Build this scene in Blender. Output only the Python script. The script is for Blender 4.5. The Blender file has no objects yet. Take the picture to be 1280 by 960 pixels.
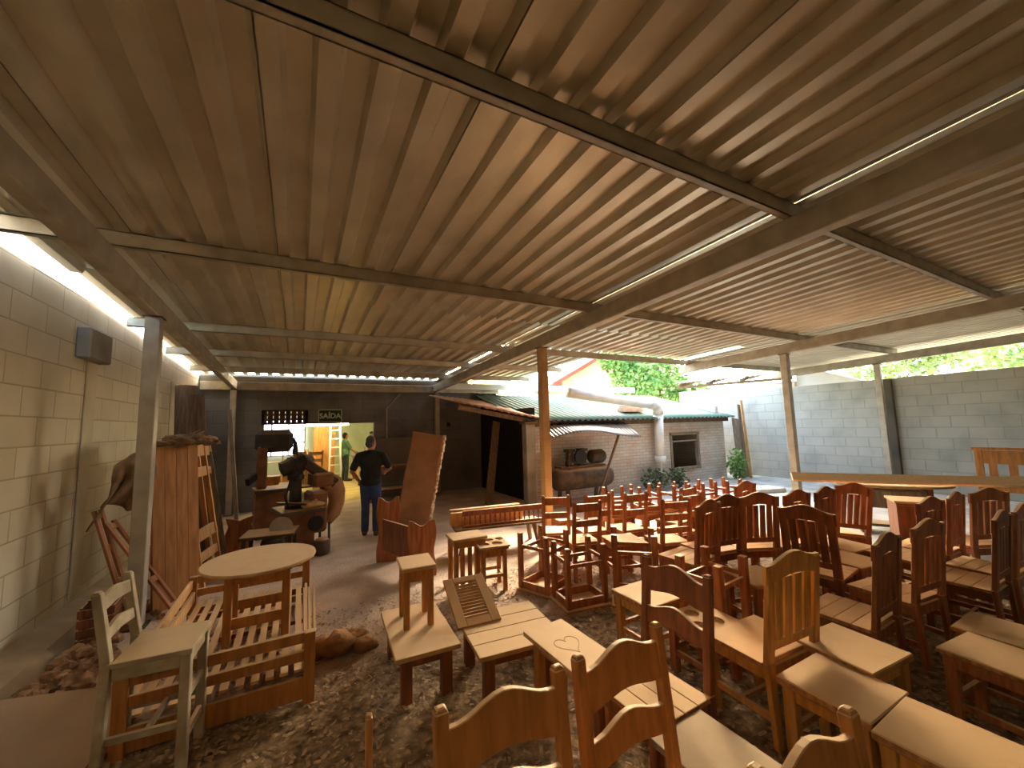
import bpy, bmesh, math, random
from mathutils import Vector, Matrix, noise
R = math.radians
PI = math.pi
sc = bpy.context.scene
col = sc.collection
rnd = random.Random(7)

# ------------------------------------------------------------------ camera
cam_d = bpy.data.cameras.new('camera')
cam = bpy.data.objects.new('camera', cam_d)
col.objects.link(cam)
sc.camera = cam
cam_d.sensor_width = 36.0
cam_d.lens = 36.0 * 495.0 / 1280.0
cam_d.clip_start = 0.05
cam.matrix_world = (Matrix.Translation((0, 0, 1.9)) @ Matrix.Rotation(R(-28.2), 4, 'Z')
                    @ Matrix.Rotation(R(90 + 5.82), 4, 'X') @ Matrix.Rotation(R(-1.55), 4, 'Z'))

# ------------------------------------------------------------------ sky, sun, exposure
world = bpy.data.worlds.new('world')
sc.world = world
world.use_nodes = True
wn = world.node_tree
wn.nodes.clear()
w_out = wn.nodes.new('ShaderNodeOutputWorld')
w_bg = wn.nodes.new('ShaderNodeBackground')
w_mix = wn.nodes.new('ShaderNodeMix')
w_mix.data_type = 'RGBA'
w_sky = wn.nodes.new('ShaderNodeTexSky')
w_sky.sky_type = 'NISHITA'
w_sky.sun_disc = False
w_sky.sun_elevation = R(14)
w_sky.sun_rotation = R(36)
w_sky.dust_density = 4.0
w_sky.air_density = 1.0
w_mix.inputs[0].default_value = 0.3
w_mix.inputs[7].default_value = (0.92, 0.90, 0.83, 1)
wn.links.new(w_sky.outputs[0], w_mix.inputs[6])
wn.links.new(w_mix.outputs[2], w_bg.inputs[0])
w_bg.inputs[1].default_value = 1.0
wn.links.new(w_bg.outputs[0], w_out.inputs[0])

sun_d = bpy.data.lights.new('sun', 'SUN')
sun_d.energy = 7.0
sun_d.angle = R(16)
sun_d.color = (1.0, 0.86, 0.66)
sun = bpy.data.objects.new('sun', sun_d)
col.objects.link(sun)
_az, _el = R(56), R(36)
_dir = Vector((math.sin(_az) * math.cos(_el), math.cos(_az) * math.cos(_el), math.sin(_el)))
sun.rotation_euler = _dir.to_track_quat('Z', 'Y').to_euler()

sc.cycles.max_bounces = 14
sc.cycles.diffuse_bounces = 9
sc.view_settings.view_transform = 'Standard'
sc.view_settings.look = 'None'
sc.view_settings.gamma = 1.0
sc.view_settings.use_curve_mapping = False
sc.view_settings.exposure = 2.2

# ------------------------------------------------------------------ materials
def lin(c):
    return tuple(((v / 255) / 12.92 if v / 255 <= 0.04045 else ((v / 255 + 0.055) / 1.055) ** 2.4) for v in c)

MATS = {}
def mat(name, c, c2=None, scale=6.0, rough=0.75, bump=0.0, metal=0.0, dust=None, dust_at=(0.55, 0.9), stretch=(1, 1, 1),
        spec=0.3, coords='Object', detail=4.0, bscale=None):
    if name in MATS:
        return MATS[name]
    m = bpy.data.materials.new(name)
    MATS[name] = m
    m.use_nodes = True
    n, l = m.node_tree.nodes, m.node_tree.links
    p = n['Principled BSDF']
    p.inputs['Roughness'].default_value = rough
    p.inputs['Metallic'].default_value = metal
    p.inputs['Specular IOR Level'].default_value = spec
    a = lin(c)
    b = lin(c2) if c2 else tuple(v * 0.72 for v in a)
    tc = n.new('ShaderNodeTexCoord')
    mp = n.new('ShaderNodeMapping')
    mp.inputs['Scale'].default_value = stretch
    l.new(tc.outputs[coords], mp.inputs[0])
    nz = n.new('ShaderNodeTexNoise')
    nz.inputs['Scale'].default_value = scale
    nz.inputs['Detail'].default_value = detail
    l.new(mp.outputs[0], nz.inputs[0])
    rp = n.new('ShaderNodeValToRGB')
    rp.color_ramp.elements[0].position = 0.32
    rp.color_ramp.elements[1].position = 0.68
    rp.color_ramp.elements[0].color = (*b, 1)
    rp.color_ramp.elements[1].color = (*a, 1)
    l.new(nz.outputs[0], rp.inputs[0])
    out = rp.outputs[0]
    if dust:
        g = n.new('ShaderNodeNewGeometry')
        sx = n.new('ShaderNodeSeparateXYZ')
        l.new(g.outputs['Normal'], sx.inputs[0])
        mr = n.new('ShaderNodeMapRange')
        mr.interpolation_type = 'SMOOTHSTEP'
        mr.inputs[1].default_value, mr.inputs[2].default_value = dust_at
        l.new(sx.outputs[2], mr.inputs[0])
        n2 = n.new('ShaderNodeTexNoise')
        n2.inputs['Scale'].default_value = 5
        l.new(tc.outputs[coords], n2.inputs[0])
        mr2 = n.new('ShaderNodeMapRange')
        mr2.inputs[1].default_value, mr2.inputs[2].default_value = 0.25, 0.5
        mr2.inputs[3].default_value, mr2.inputs[4].default_value = 0.72, 1.0
        l.new(n2.outputs[0], mr2.inputs[0])
        mu = n.new('ShaderNodeMath')
        mu.operation = 'MULTIPLY'
        l.new(mr.outputs[0], mu.inputs[0])
        l.new(mr2.outputs[0], mu.inputs[1])
        mx = n.new('ShaderNodeMix')
        mx.data_type = 'RGBA'
        l.new(mu.outputs[0], mx.inputs[0])
        l.new(out, mx.inputs[6])
        mx.inputs[7].default_value = (*lin(dust), 1)
        out = mx.outputs[2]
    l.new(out, p.inputs['Base Color'])
    if bump:
        bz = n.new('ShaderNodeTexNoise')
        bz.inputs['Scale'].default_value = bscale or scale * 4
        bz.inputs['Detail'].default_value = 5
        l.new(mp.outputs[0], bz.inputs[0])
        bp = n.new('ShaderNodeBump')
        bp.inputs['Strength'].default_value = bump
        bp.inputs['Distance'].default_value = 0.02
        l.new(bz.outputs[0], bp.inputs['Height'])
        l.new(bp.outputs[0], p.inputs['Normal'])
    return m

def blockmat(name, c, c2, mortar, bw, bh, plane, ms=0.012, bump=0.5, stain=None):
    """masonry; plane 'yz' or 'xz' picks the two wall axes"""
    m = bpy.data.materials.new(name)
    MATS[name] = m
    m.use_nodes = True
    n, l = m.node_tree.nodes, m.node_tree.links
    p = n['Principled BSDF']
    p.inputs['Roughness'].default_value = 0.9
    p.inputs['Specular IOR Level'].default_value = 0.15
    tc = n.new('ShaderNodeTexCoord')
    sx = n.new('ShaderNodeSeparateXYZ')
    l.new(tc.outputs['Object'], sx.inputs[0])
    cx = n.new('ShaderNodeCombineXYZ')
    l.new(sx.outputs[1 if plane == 'yz' else 0], cx.inputs[0])
    l.new(sx.outputs[2], cx.inputs[1])
    br = n.new('ShaderNodeTexBrick')
    br.inputs['Color1'].default_value = (*lin(c), 1)
    br.inputs['Color2'].default_value = (*lin(c2), 1)
    br.inputs['Mortar'].default_value = (*lin(mortar), 1)
    br.inputs['Scale'].default_value = 1.0
    br.inputs['Mortar Size'].default_value = ms
    br.inputs['Mortar Smooth'].default_value = 0.3
    br.inputs['Brick Width'].default_value = bw
    br.inputs['Row Height'].default_value = bh
    l.new(cx.outputs[0], br.inputs[0])
    nz = n.new('ShaderNodeTexNoise')
    nz.inputs['Scale'].default_value = 1.7
    nz.inputs['Detail'].default_value = 6
    l.new(tc.outputs['Object'], nz.inputs[0])
    mx = n.new('ShaderNodeMix')
    mx.data_type = 'RGBA'
    mx.blend_type = 'MIX'
    mr = n.new('ShaderNodeMapRange')
    mr.inputs[1].default_value, mr.inputs[2].default_value = 0.45, 0.75
    mr.inputs[4].default_value = 0.6
    l.new(nz.outputs[0], mr.inputs[0])
    l.new(mr.outputs[0], mx.inputs[0])
    l.new(br.outputs[0], mx.inputs[6])
    mx.inputs[7].default_value = (*lin(stain or tuple(v * 0.75 for v in c)), 1)
    l.new(mx.outputs[2], p.inputs['Base Color'])
    n3 = n.new('ShaderNodeTexNoise')
    n3.inputs['Scale'].default_value = 40
    l.new(tc.outputs['Object'], n3.inputs[0])
    ad = n.new('ShaderNodeMath')
    ad.operation = 'MULTIPLY_ADD'
    l.new(n3.outputs[0], ad.inputs[0])
    ad.inputs[1].default_value = 0.35
    iv = n.new('ShaderNodeMath')
    iv.operation = 'SUBTRACT'
    iv.inputs[0].default_value = 1.0
    l.new(br.outputs['Fac'], iv.inputs[1])
    l.new(iv.outputs[0], ad.inputs[2])
    bp = n.new('ShaderNodeBump')
    bp.inputs['Strength'].default_value = bump
    bp.inputs['Distance'].default_value = 0.01
    l.new(ad.outputs[0], bp.inputs['Height'])
    l.new(bp.outputs[0], p.inputs['Normal'])
    return m

def emit(name, c, s):
    m = bpy.data.materials.new(name)
    m.use_nodes = True
    p = m.node_tree.nodes['Principled BSDF']
    p.inputs['Base Color'].default_value = (*lin(c), 1)
    p.inputs['Emission Color'].default_value = (*lin(c), 1)
    p.inputs['Emission Strength'].default_value = s
    return m

DUST = (205, 172, 128)
grain = (9, 9, 1.2)
W_RED = mat('red_wood', (180, 116, 74), (136, 82, 50), 3.0, 0.55, dust=DUST, stretch=grain)
W_DARK = mat('dark_wood', (144, 88, 56), (104, 62, 38), 3.0, 0.6, dust=DUST, stretch=grain)
W_YEL = mat('yellow_wood', (204, 150, 76), (162, 114, 54), 3.0, 0.55, dust=DUST, stretch=grain)
W_ORG = mat('orange_wood', (186, 128, 70), (152, 100, 50), 3.0, 0.55, dust=DUST, stretch=grain)
W_TAN = mat('tan_wood', (206, 158, 100), (172, 122, 72), 3.0, 0.6, dust=(214, 180, 132), stretch=grain)
W_PALE = mat('pale_dusty_wood', (196, 160, 112), (170, 132, 90), 3.0, 0.8, dust=(212, 180, 138), stretch=(4, 4, 4))
W_CREAM = mat('cream_wood', (252, 236, 200), (244, 220, 176), 3.0, 0.6, stretch=grain)
W_SEAT = mat('dusty_seat', (190, 142, 92), (150, 104, 62), 3.5, 0.8, dust=(212, 178, 132), dust_at=(0.3, 0.8), stretch=(1.5, 8, 6))
W_GREY = mat('greyed_wood', (152, 138, 118), (112, 100, 84), 3.0, 0.8, dust=(190, 168, 136), stretch=grain)
W_OLD = mat('old_grey_brown_wood', (120, 96, 72), (84, 66, 48), 3.0, 0.85, dust=(176, 146, 108), stretch=grain)
W_PAINT = mat('worn_white_paint', (176, 166, 142), (140, 126, 100), 7, 0.6, dust=(198, 172, 132))
STEEL = mat('dusty_steel', (186, 178, 160), (160, 150, 130), 5, 0.55, metal=0.25, spec=0.4)
STEEL_D = mat('dark_dusty_steel', (104, 88, 68), (80, 66, 50), 5, 0.6, metal=0.2)
GALV = mat('dusty_corrugated_steel', (208, 198, 178), (186, 176, 154), 2.2, 0.34, metal=0.45, spec=0.6)
GALV_W = mat('pale_corrugated_sheet', (212, 204, 186), (196, 186, 166), 2.2, 0.5, metal=0.1, spec=0.5)
CONC = mat('concrete', (150, 142, 128), (118, 108, 94), 2.5, 0.9, bump=0.25)
PLASTER = mat('grimy_plaster', (108, 98, 84), (66, 58, 48), 0.9, 0.9, bump=0.2)
PVC = mat('white_pvc', (222, 222, 214), (204, 204, 196), 3, 0.4, spec=0.5)
IRON = mat('dusty_iron', (96, 80, 64), (64, 52, 42), 6, 0.6, metal=0.3, dust=(190, 150, 106), bump=0.1)
IRON_R = mat('dusty_red_iron', (136, 92, 62), (100, 64, 42), 6, 0.7, metal=0.1, dust=(196, 154, 108))
IRON_B = mat('dark_iron', (78, 72, 62), (54, 48, 40), 6, 0.6, metal=0.3, dust=(150, 120, 90))
BLACK = mat('black_rubber', (36, 32, 28), (24, 22, 20), 6, 0.7)
DARKHOLE = mat('interior_shade_dark', (40, 34, 30), (26, 22, 20), 4, 0.95)  # shade of the shed's dark interior put into the wall colour

# ------------------------------------------------------------------ mesh helpers
class MB:
    def __init__(s):
        s.v, s.f = [], []
    def add(s, vs, fs, M=None):
        o = len(s.v)
        s.v += [(M @ Vector(p)) if M else Vector(p) for p in vs]
        s.f += [tuple(i + o for i in q) for q in fs]
        return s
    def box(s, x0, x1, y0, y1, z0, z1, M=None):
        return s.add([(x0, y0, z0), (x1, y0, z0), (x1, y1, z0), (x0, y1, z0), (x0, y0, z1), (x1, y0, z1), (x1, y1, z1), (x0, y1, z1)],
                     [(0, 3, 2, 1), (4, 5, 6, 7), (0, 1, 5, 4), (1, 2, 6, 5), (2, 3, 7, 6), (3, 0, 4, 7)], M)
    def bar(s, p0, p1, w, h, up=(0, 0, 1), w1=None, h1=None):
        p0, p1 = Vector(p0), Vector(p1)
        d = (p1 - p0).normalized()
        u = Vector(up)
        if abs(d.dot(u)) > 0.98:
            u = Vector((0, 1, 0))
        a = d.cross(u).normalized()
        b = a.cross(d).normalized()
        vs = []
        for p, ww, hh in ((p0, w, h), (p1, w1 or w, h1 or h)):
            for i, j in ((-1, -1), (1, -1), (1, 1), (-1, 1)):
                vs.append(p + a * i * ww / 2 + b * j * hh / 2)
        return s.add(vs, [(3, 2, 1, 0), (4, 5, 6, 7), (0, 1, 5, 4), (1, 2, 6, 5), (2, 3, 7, 6), (3, 0, 4, 7)])
    def path(s, pts, r, n=8, caps=True):
        pts = [Vector(p) for p in pts]
        rs = r if isinstance(r, (list, tuple)) else [r] * len(pts)
        o = len(s.v)
        prev = None
        for i, p in enumerate(pts):
            t = (pts[min(i + 1, len(pts) - 1)] - pts[max(i - 1, 0)]).normalized()
            if prev is None:
                a = t.cross(Vector((0, 0, 1)))
                if a.length < 0.05:
                    a = t.cross(Vector((0, 1, 0)))
            else:
                a = prev - t * prev.dot(t)
            a.normalize()
            prev = a
            b = t.cross(a)
            for k in range(n):
                s.v.append(p + (a * math.cos(2 * PI * k / n) + b * math.sin(2 * PI * k / n)) * rs[i])
        for i in range(len(pts) - 1):
            for k in range(n):
                s.f.append((o + i * n + k, o + i * n + (k + 1) % n, o + (i + 1) * n + (k + 1) % n, o + (i + 1) * n + k))
        if caps:
            s.f.append(tuple(o + k for k in reversed(range(n))))
            s.f.append(tuple(o + (len(pts) - 1) * n + k for k in range(n)))
        return s
    def prism(s, poly, d, M=None):
        """polygon in local xz, thickness d along y (centred)"""
        n = len(poly)
        vs = [(x, -d / 2, z) for x, z in poly] + [(x, d / 2, z) for x, z in poly]
        fs = [tuple(range(n)), tuple(range(2 * n - 1, n - 1, -1))]
        fs += [(i, i + n, (i + 1) % n + n, (i + 1) % n) for i in range(n)]
        return s.add(vs, fs, M)
    def lathe(s, prof, n=20, M=None, cap=True):
        vs, fs = [], []
        for r, z in prof:
            vs += [(r * math.cos(2 * PI * k / n), r * math.sin(2 * PI * k / n), z) for k in range(n)]
        for i in range(len(prof) - 1):
            fs += [(i * n + k, i * n + (k + 1) % n, (i + 1) * n + (k + 1) % n, (i + 1) * n + k) for k in range(n)]
        if cap:
            fs += [tuple(reversed(range(n))), tuple((len(prof) - 1) * n + k for k in range(n))]
        return s.add(vs, fs, M)
    def blob(s, c, rad, seed=0, amp=0.25, n=12, m=8, fr=2.0):
        c, o = Vector(c), len(s.v)
        for i in range(m + 1):
            th = PI * i / m
            for k in range(n):
                d = Vector((math.sin(th) * math.cos(2 * PI * k / n), math.sin(th) * math.sin(2 * PI * k / n), math.cos(th)))
                q = 1 + amp * noise.noise(d * fr + Vector((seed * 7.3, seed * 3.1, seed)))
                s.v.append(c + Vector((d.x * rad[0], d.y * rad[1], d.z * rad[2])) * q)
        for i in range(m):
            for k in range(n):
                s.f.append((o + i * n + k, o + (i + 1) * n + k, o + (i + 1) * n + (k + 1) % n, o + i * n + (k + 1) % n))
        return s
    def build(s, name, m, parent=None, bevel=0.0, smooth=False, loc=None):
        me = bpy.data.meshes.new(name)
        me.from_pydata([tuple(p) for p in s.v], [], s.f)
        bm = bmesh.new()
        bm.from_mesh(me)
        bmesh.ops.recalc_face_normals(bm, faces=bm.faces)
        if bevel:
            es = [e for e in bm.edges if len(e.link_faces) == 2 and e.calc_face_angle(0) > 0.6]
            bmesh.ops.bevel(bm, geom=es, offset=bevel, segments=1, affect='EDGES', clamp_overlap=True)
        bm.to_mesh(me)
        bm.free()
        me.materials.append(m)
        if smooth:
            for p in me.polygons:
                p.use_smooth = True
        o = bpy.data.objects.new(name, me)
        col.objects.link(o)
        if parent:
            o.parent = parent
        if loc:
            o.location = loc
        return o

def tag(o, label, cat, group=None, kind=None):
    o['label'] = label
    o['category'] = cat
    if group:
        o['group'] = group
    if kind:
        o['kind'] = kind
    return o

def thing(name, label, cat, loc=(0, 0, 0), rz=0.0, group=None, rot=None):
    o = bpy.data.objects.new(name, None)
    col.objects.link(o)
    o.empty_display_size = 0.1
    o.location = loc
    o.rotation_euler = rot or (0, 0, R(rz))
    return tag(o, label, cat, group)

def struct(o):
    o['kind'] = 'structure'
    return o

def copy_tree(o, parent=None):
    c = o.copy()
    col.objects.link(c)
    if parent:
        c.parent = parent
    for ch in o.children:
        copy_tree(ch, c)
    return c

PROTO = {}
def place(key, maker, label, cat, loc, rz=0.0, group=None, rot=None):
    """the first call builds the thing, later calls copy the thing and its parts"""
    if key not in PROTO:
        o = maker()
        PROTO[key] = o
    else:
        o = copy_tree(PROTO[key])
    o.location = loc
    o.rotation_euler = rot or (0, 0, R(rz))
    if 'group' in o.keys():
        del o['group']
    return tag(o, label, cat, group)

# ------------------------------------------------------------------ the setting
def floor_z(x, y):
    return 0.0

def grid(name, xs, ys, fz, m):
    vs = [(x, y, fz(x, y)) for y in ys for x in xs]
    nx = len(xs)
    fs = [(j * nx + i, j * nx + i + 1, (j + 1) * nx + i + 1, (j + 1) * nx + i) for j in range(len(ys) - 1) for i in range(nx - 1)]
    o = MB().add(vs, fs).build(name, m)
    for p in o.data.polygons:
        p.use_smooth = True
    return o

def ground_material():
    m = bpy.data.materials.new('dusty_ground')
    m.use_nodes = True
    n, l = m.node_tree.nodes, m.node_tree.links
    p = n['Principled BSDF']
    p.inputs['Roughness'].default_value = 0.95
    p.inputs['Specular IOR Level'].default_value = 0.1
    tc = n.new('ShaderNodeTexCoord')
    def nz(s, d=5):
        q = n.new('ShaderNodeTexNoise')
        q.inputs['Scale'].default_value = s
        q.inputs['Detail'].default_value = d
        l.new(tc.outputs['Object'], q.inputs[0])
        return q.outputs[0]
    def ramp(i, a, b, lo, hi):
        r = n.new('ShaderNodeValToRGB')
        r.color_ramp.elements[0].position = lo
        r.color_ramp.elements[1].position = hi
        r.color_ramp.elements[0].color = (*lin(a), 1)
        r.color_ramp.elements[1].color = (*lin(b), 1)
        l.new(i, r.inputs[0])
        return r.outputs[0]
    def mix(f, a, b):
        x = n.new('ShaderNodeMix')
        x.data_type = 'RGBA'
        l.new(f, x.inputs[0])
        l.new(a, x.inputs[6])
        l.new(b, x.inputs[7])
        return x.outputs[2]
    dirt = ramp(nz(14, 8), (104, 86, 66), (168, 144, 114), 0.35, 0.66)
    slab = ramp(nz(1.6, 6), (172, 148, 126), (214, 190, 166), 0.3, 0.68)
    sx = n.new('ShaderNodeSeparateXYZ')
    l.new(tc.outputs['Object'], sx.inputs[0])
    # the concrete slab begins about four metres in and ends at the yard
    mr = n.new('ShaderNodeMapRange')
    mr.inputs[1].default_value, mr.inputs[2].default_value = 4.3, 4.7
    wob = n.new('ShaderNodeMath')
    wob.operation = 'MULTIPLY_ADD'
    l.new(nz(1.3), wob.inputs[0])
    wob.inputs[1].default_value = 1.6
    l.new(sx.outputs[1], wob.inputs[2])
    l.new(wob.outputs[0], mr.inputs[0])
    c = mix(mr.outputs[0], dirt, slab)
    yard = ramp(nz(2.2), (158, 158, 152), (206, 206, 200), 0.3, 0.7)
    mr2 = n.new('ShaderNodeMapRange')
    mr2.inputs[1].default_value, mr2.inputs[2].default_value = 6.6, 7.2
    l.new(sx.outputs[0], mr2.inputs[0])
    c = mix(mr2.outputs[0], c, yard)
    l.new(c, p.inputs['Base Color'])
    bp = n.new('ShaderNodeBump')
    bp.inputs['Strength'].default_value = 0.6
    bp.inputs['Distance'].default_value = 0.03
    l.new(nz(30, 8), bp.inputs['Height'])
    l.new(bp.outputs[0], p.inputs['Normal'])
    return m

GROUND = ground_material()
xs = [-2.6 + 0.3 * i for i in range(90)]
ys = [-7.0 + 0.3 * i for i in range(84)]
def fz(x, y):
    near = max(0.0, min(1.0, (5.2 - y) / 1.0))
    return floor_z(x, y) + 0.02 * near * noise.noise(Vector((x * 1.3, y * 1.3, 0)))
struct(grid('floor', xs, ys, fz, GROUND))

# left block wall, with its pilasters, and the sloped footing in front of it
BLOCK_L = blockmat('left_blocks', (208, 196, 168), (198, 184, 154), (168, 154, 124), 0.52, 0.26, 'yz', stain=(182, 164, 130), ms=0.008, bump=0.4)
struct(MB().box(-2.25, -2.1, -7.0, 13.0, -0.4, 3.4).box(-2.25, -2.1, -7.0, 3.7, 3.4, 3.95).build('wall_left', BLOCK_L))  # upper length out of view is added to shut out light over the wall
for i, y in enumerate((2.9, 6.15, 9.4)):
    struct(MB().box(-2.1, -2.085, y - 0.13, y + 0.13, 0.2, 2.85).build('trim_%d' % (i + 1), mat('pilaster_plaster', (198, 184, 154), (180, 166, 136), 2, 0.9), bevel=0.01))
ft = MB()
prof = [(-2.1, 0.16), (-2.0, 0.13), (-1.86, 0.10), (-1.74, -0.05), (-2.1, -0.05)]
ny = 60
vs = []
for j in range(ny + 1):
    y = -3.0 + 11.5 * j / ny
    for k, (x, z) in enumerate(prof):
        w = 0.035 * noise.noise(Vector((k * 2.1, y * 1.7, 3))) if k in (1, 2, 3) else 0
        vs.append((x + w, y, z + w))
n5 = len(prof)
fs = [(j * n5 + k, j * n5 + k + 1, (j + 1) * n5 + k + 1, (j + 1) * n5 + k) for j in range(ny) for k in range(n5 - 1)]
fs += [tuple(range(n5)), tuple(ny * n5 + k for k in reversed(range(n5)))]
struct(ft.add(vs, fs).build('baseboard_left', mat('footing_plaster', (182, 160, 122), (150, 124, 88), 3, 0.9, bump=0.4)))
tag(MB().box(-2.1, -1.98, 5.75, 6.3, 2.72, 3.06).build('wall_bracket', CONC, bevel=0.015), 'small dark concrete block stub projecting high on the left block wall', 'block')

# right block wall
BLOCK_R = blockmat('right_blocks', (178, 178, 168), (172, 172, 162), (160, 160, 150), 0.52, 0.26, 'yz', stain=(134, 138, 130), bump=0.6)
struct(MB().box(13.4, 13.55, -7.0, 9.6, -0.2, 2.82).box(13.4, 13.55, -7.0, 1.7, 2.82, 3.9).build('wall_right', BLOCK_R))  # upper length out of view is added to cut side light on near seats
struct(MB().box(13.32, 13.4, 4.32, 4.5, 0.0, 2.8).build('trim_4', PLASTER, bevel=0.02))  # raised dark strip added to stand for a stain on the blocks

struct(MB().box(-2.25, 13.55, -7.15, -7.0, -0.3, 4.0).build('wall_light_blocker', BLOCK_R))  # unseen wall added behind the camera to darken the near ground
# wall between the shed roof and the workshop, with the doorway
FAR = blockmat('sooty_far_wall', (126, 124, 120), (116, 114, 110), (90, 88, 84), 0.6, 0.3, 'xz', ms=0.004, bump=0.25, stain=(64, 62, 58))
fw = MB()
fw.box(-2.25, -0.78, 11.5, 11.65, -0.1, 2.95)
fw.box(-2.25, 3.55, 11.5, 11.65, 2.95, 3.235)
fw.box(-0.78, 1.8, 11.5, 11.65, 2.42, 2.95)
fw.box(0.12, 1.8, 11.5, 11.65, 2.05, 2.42)
fw.box(1.8, 5.6, 11.5, 11.65, -0.5, 2.95)
struct(fw.build('wall_back', FAR))

# the workshop seen through the doorway
ROOMW = mat('workshop_wall_paint', (196, 200, 172), (176, 182, 154), 1.5, 0.9)
ws = MB()
vb = MB()
for i in range(8):
    x = -0.78 + i * 0.1286
    vb.box(x - 0.055, x + 0.055, 11.5, 11.64, 2.05, 2.42)
for z in (2.05, 2.15, 2.27, 2.38):
    vb.box(-0.78, 0.12, 11.505, 11.635, z, z + 0.055)
struct(vb.build('trim_6', mat('sooty_red_brick', (92, 58, 44), (62, 40, 32), 8, 0.95)))
ws.box(-3.0, 4.5, 19.0, 19.15, -0.5, 3.2)
struct(ws.build('wall_workshop', ROOMW))
struct(MB().box(-3.15, -3.0, 11.65, 19.15, -0.5, 3.2).build('wall_workshop_left', ROOMW))
struct(MB().box(4.5, 4.65, 11.65, 19.15, -0.5, 3.2).build('wall_workshop_right', ROOMW))
struct(MB().box(-3.15, 4.65, 11.6, 19.15, 3.2, 3.3).build('ceiling_workshop', mat('workshop_roof', (150, 146, 130), None, 2)))
struct(MB().box(-3.15, 4.65, 11.65, 19.15, -0.1, 0.002).build('floor_workshop', mat('sawdust_floor', (206, 180, 116), (170, 144, 88), 3, 0.95, bump=0.3)))
WINM = emit('bright_window', (226, 232, 255), 1.6)
struct(MB().box(-2.2, 0.2, 18.93, 18.99, 0.9, 2.4).build('window_1', WINM))
wf = MB()
for x in (-2.2, -1.6, -1.0, -0.4, 0.2):
    wf.box(x - 0.03, x + 0.03, 18.86, 18.93, 0.85, 2.45)
for z in (0.87, 1.4, 1.9, 2.43):
    wf.box(-2.23, 0.23, 18.86, 18.93, z - 0.025, z + 0.025)
struct(wf.build('trim_5', STEEL))
LAMPM = emit('fluorescent_glow', (255, 240, 176), 42.0)
for k, (x, y) in enumerate(((0.75, 13.4), (2.4, 14.2), (0.3, 16.5))):
    lamp = thing('fluorescent_lamp', ('fluorescent ceiling lamp in the workshop just inside the doorway', 'fluorescent ceiling lamp over the workbench seen through the doorway',
                                      'fluorescent ceiling lamp near the workshop window')[k], 'lamp', (x, y, (2.04, 3.1, 3.1)[k]), 0, 'workshop ceiling lamps')
    if k == 0:
        MB().box(-0.5, -0.49, -0.005, 0.005, 0.1, 1.15).box(0.49, 0.5, -0.005, 0.005, 0.1, 1.15).build('hanger', STEEL, lamp)
    MB().box(-0.65, 0.65, -0.08, 0.08, 0.03, 0.1).build('housing', PVC, lamp)
    MB().path([(-0.6, 0, 0), (0.6, 0, 0)], 0.025, 8).build('tube', LAMPM, lamp)

# ------------------------------------------------------------------ roof: beams, posts, purlins and corrugated sheets
def beam_z(y):
    return 3.364 - 0.040 * y
beams = [('long steel roof beam along the left wall', -1.40, 12.3, 0.11), ('long steel roof beam down the middle of the shed over the centre post', 3.50, 11.9, 0.13),
         ('long steel roof beam right of the middle beam, over the yard', 8.75, 6.95, 0.13), ('outermost steel roof beam beside the right block wall', 13.0, 6.95, 0.12)]
for lb, x, y1, w in beams:
    m_ = MB()
    y0 = -7.0
    vs = []
    for y in (y0, y1):
        for dx, dz in ((-w / 2, 0), (w / 2, 0), (w / 2, 0.2), (-w / 2, 0.2)):
            vs.append((x + dx, y, beam_z(y) + dz))
    m_.add(vs, [(0, 1, 2, 3), (7, 6, 5, 4), (0, 4, 5, 1), (1, 5, 6, 2), (2, 6, 7, 3), (3, 7, 4, 0)])
    tag(m_.build('roof_beam', STEEL, bevel=0.008), lb, 'beam', 'roof beams running away from the camera')
# purlins: steel channels across the beams
def purlin(y, x0, x1, label, h=0.12):
    z = beam_z(y) + 0.2
    m_ = MB()
    m_.box(x0, x1, y - 0.03, y - 0.022, z, z + h)
    m_.box(x0, x1, y - 0.03, y + 0.03, z, z + 0.008)
    m_.box(x0, x1, y - 0.03, y + 0.03, z + h - 0.008, z + h)
    m_.box(x0, x1, y + 0.022, y + 0.03, z, z + 0.025)
    return tag(m_.build('purlin', STEEL), label, 'purlin', 'purlins under the corrugated roof')
purlin(-0.95, -2.0, 13.3, 'purlin above and behind the nearest one', 0.12)
purlin(1.62, -2.0, 13.3, 'nearest purlin, crossing the top of the picture')
purlin(4.15, -2.0, 13.3, 'second purlin from the front, before the overlap of the roof sheets')
purlin(6.75, -2.0, 13.3, 'third purlin, on the edge of the yard opening')
purlin(8.45, -2.0, 6.0, 'fourth purlin, between the centre post and the back wall')
purlin(10.1, -2.0, 6.0, 'fifth purlin, close to the back wall')
fb = MB().box(-2.05, 5.6, 11.34, 11.46, 2.89, 3.09)
tag(fb.build('roof_beam', STEEL, bevel=0.008), 'horizontal steel beam along the top of the back wall', 'beam')

def post(x, y, w, ztop, label, z0=0.0, mt=STEEL):
    p = thing('steel_post', label, 'post', (x, y, z0), 0, 'steel posts carrying the roof')
    m_ = MB().box(-w / 2, w / 2, -w / 2, w / 2, 0, ztop - z0)
    m_.build('shaft', mt, p, bevel=0.006)
    MB().box(-w * 0.8, w * 0.8, -w * 0.8, w * 0.8, 0, 0.012).build('base_plate', STEEL_D, p)
    MB().box(-w * 0.62, w * 0.62, -w * 0.62, w * 0.62, ztop - z0 - 0.012, ztop - z0).build('top_plate', STEEL_D, p)
    return p
post(-1.40, 5.45, 0.13, beam_z(5.45), 'steel post left of the round table, before the planks')
post(3.50, 5.45, 0.13, beam_z(5.45), 'bare steel post in the middle of the shed, brown', mt=mat('brown_post', (208, 176, 132), (180, 146, 102), 4, 0.7))
post(8.75, 4.45, 0.13, beam_z(4.45), 'pale steel post beyond the chairs, before the right block wall')
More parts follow.
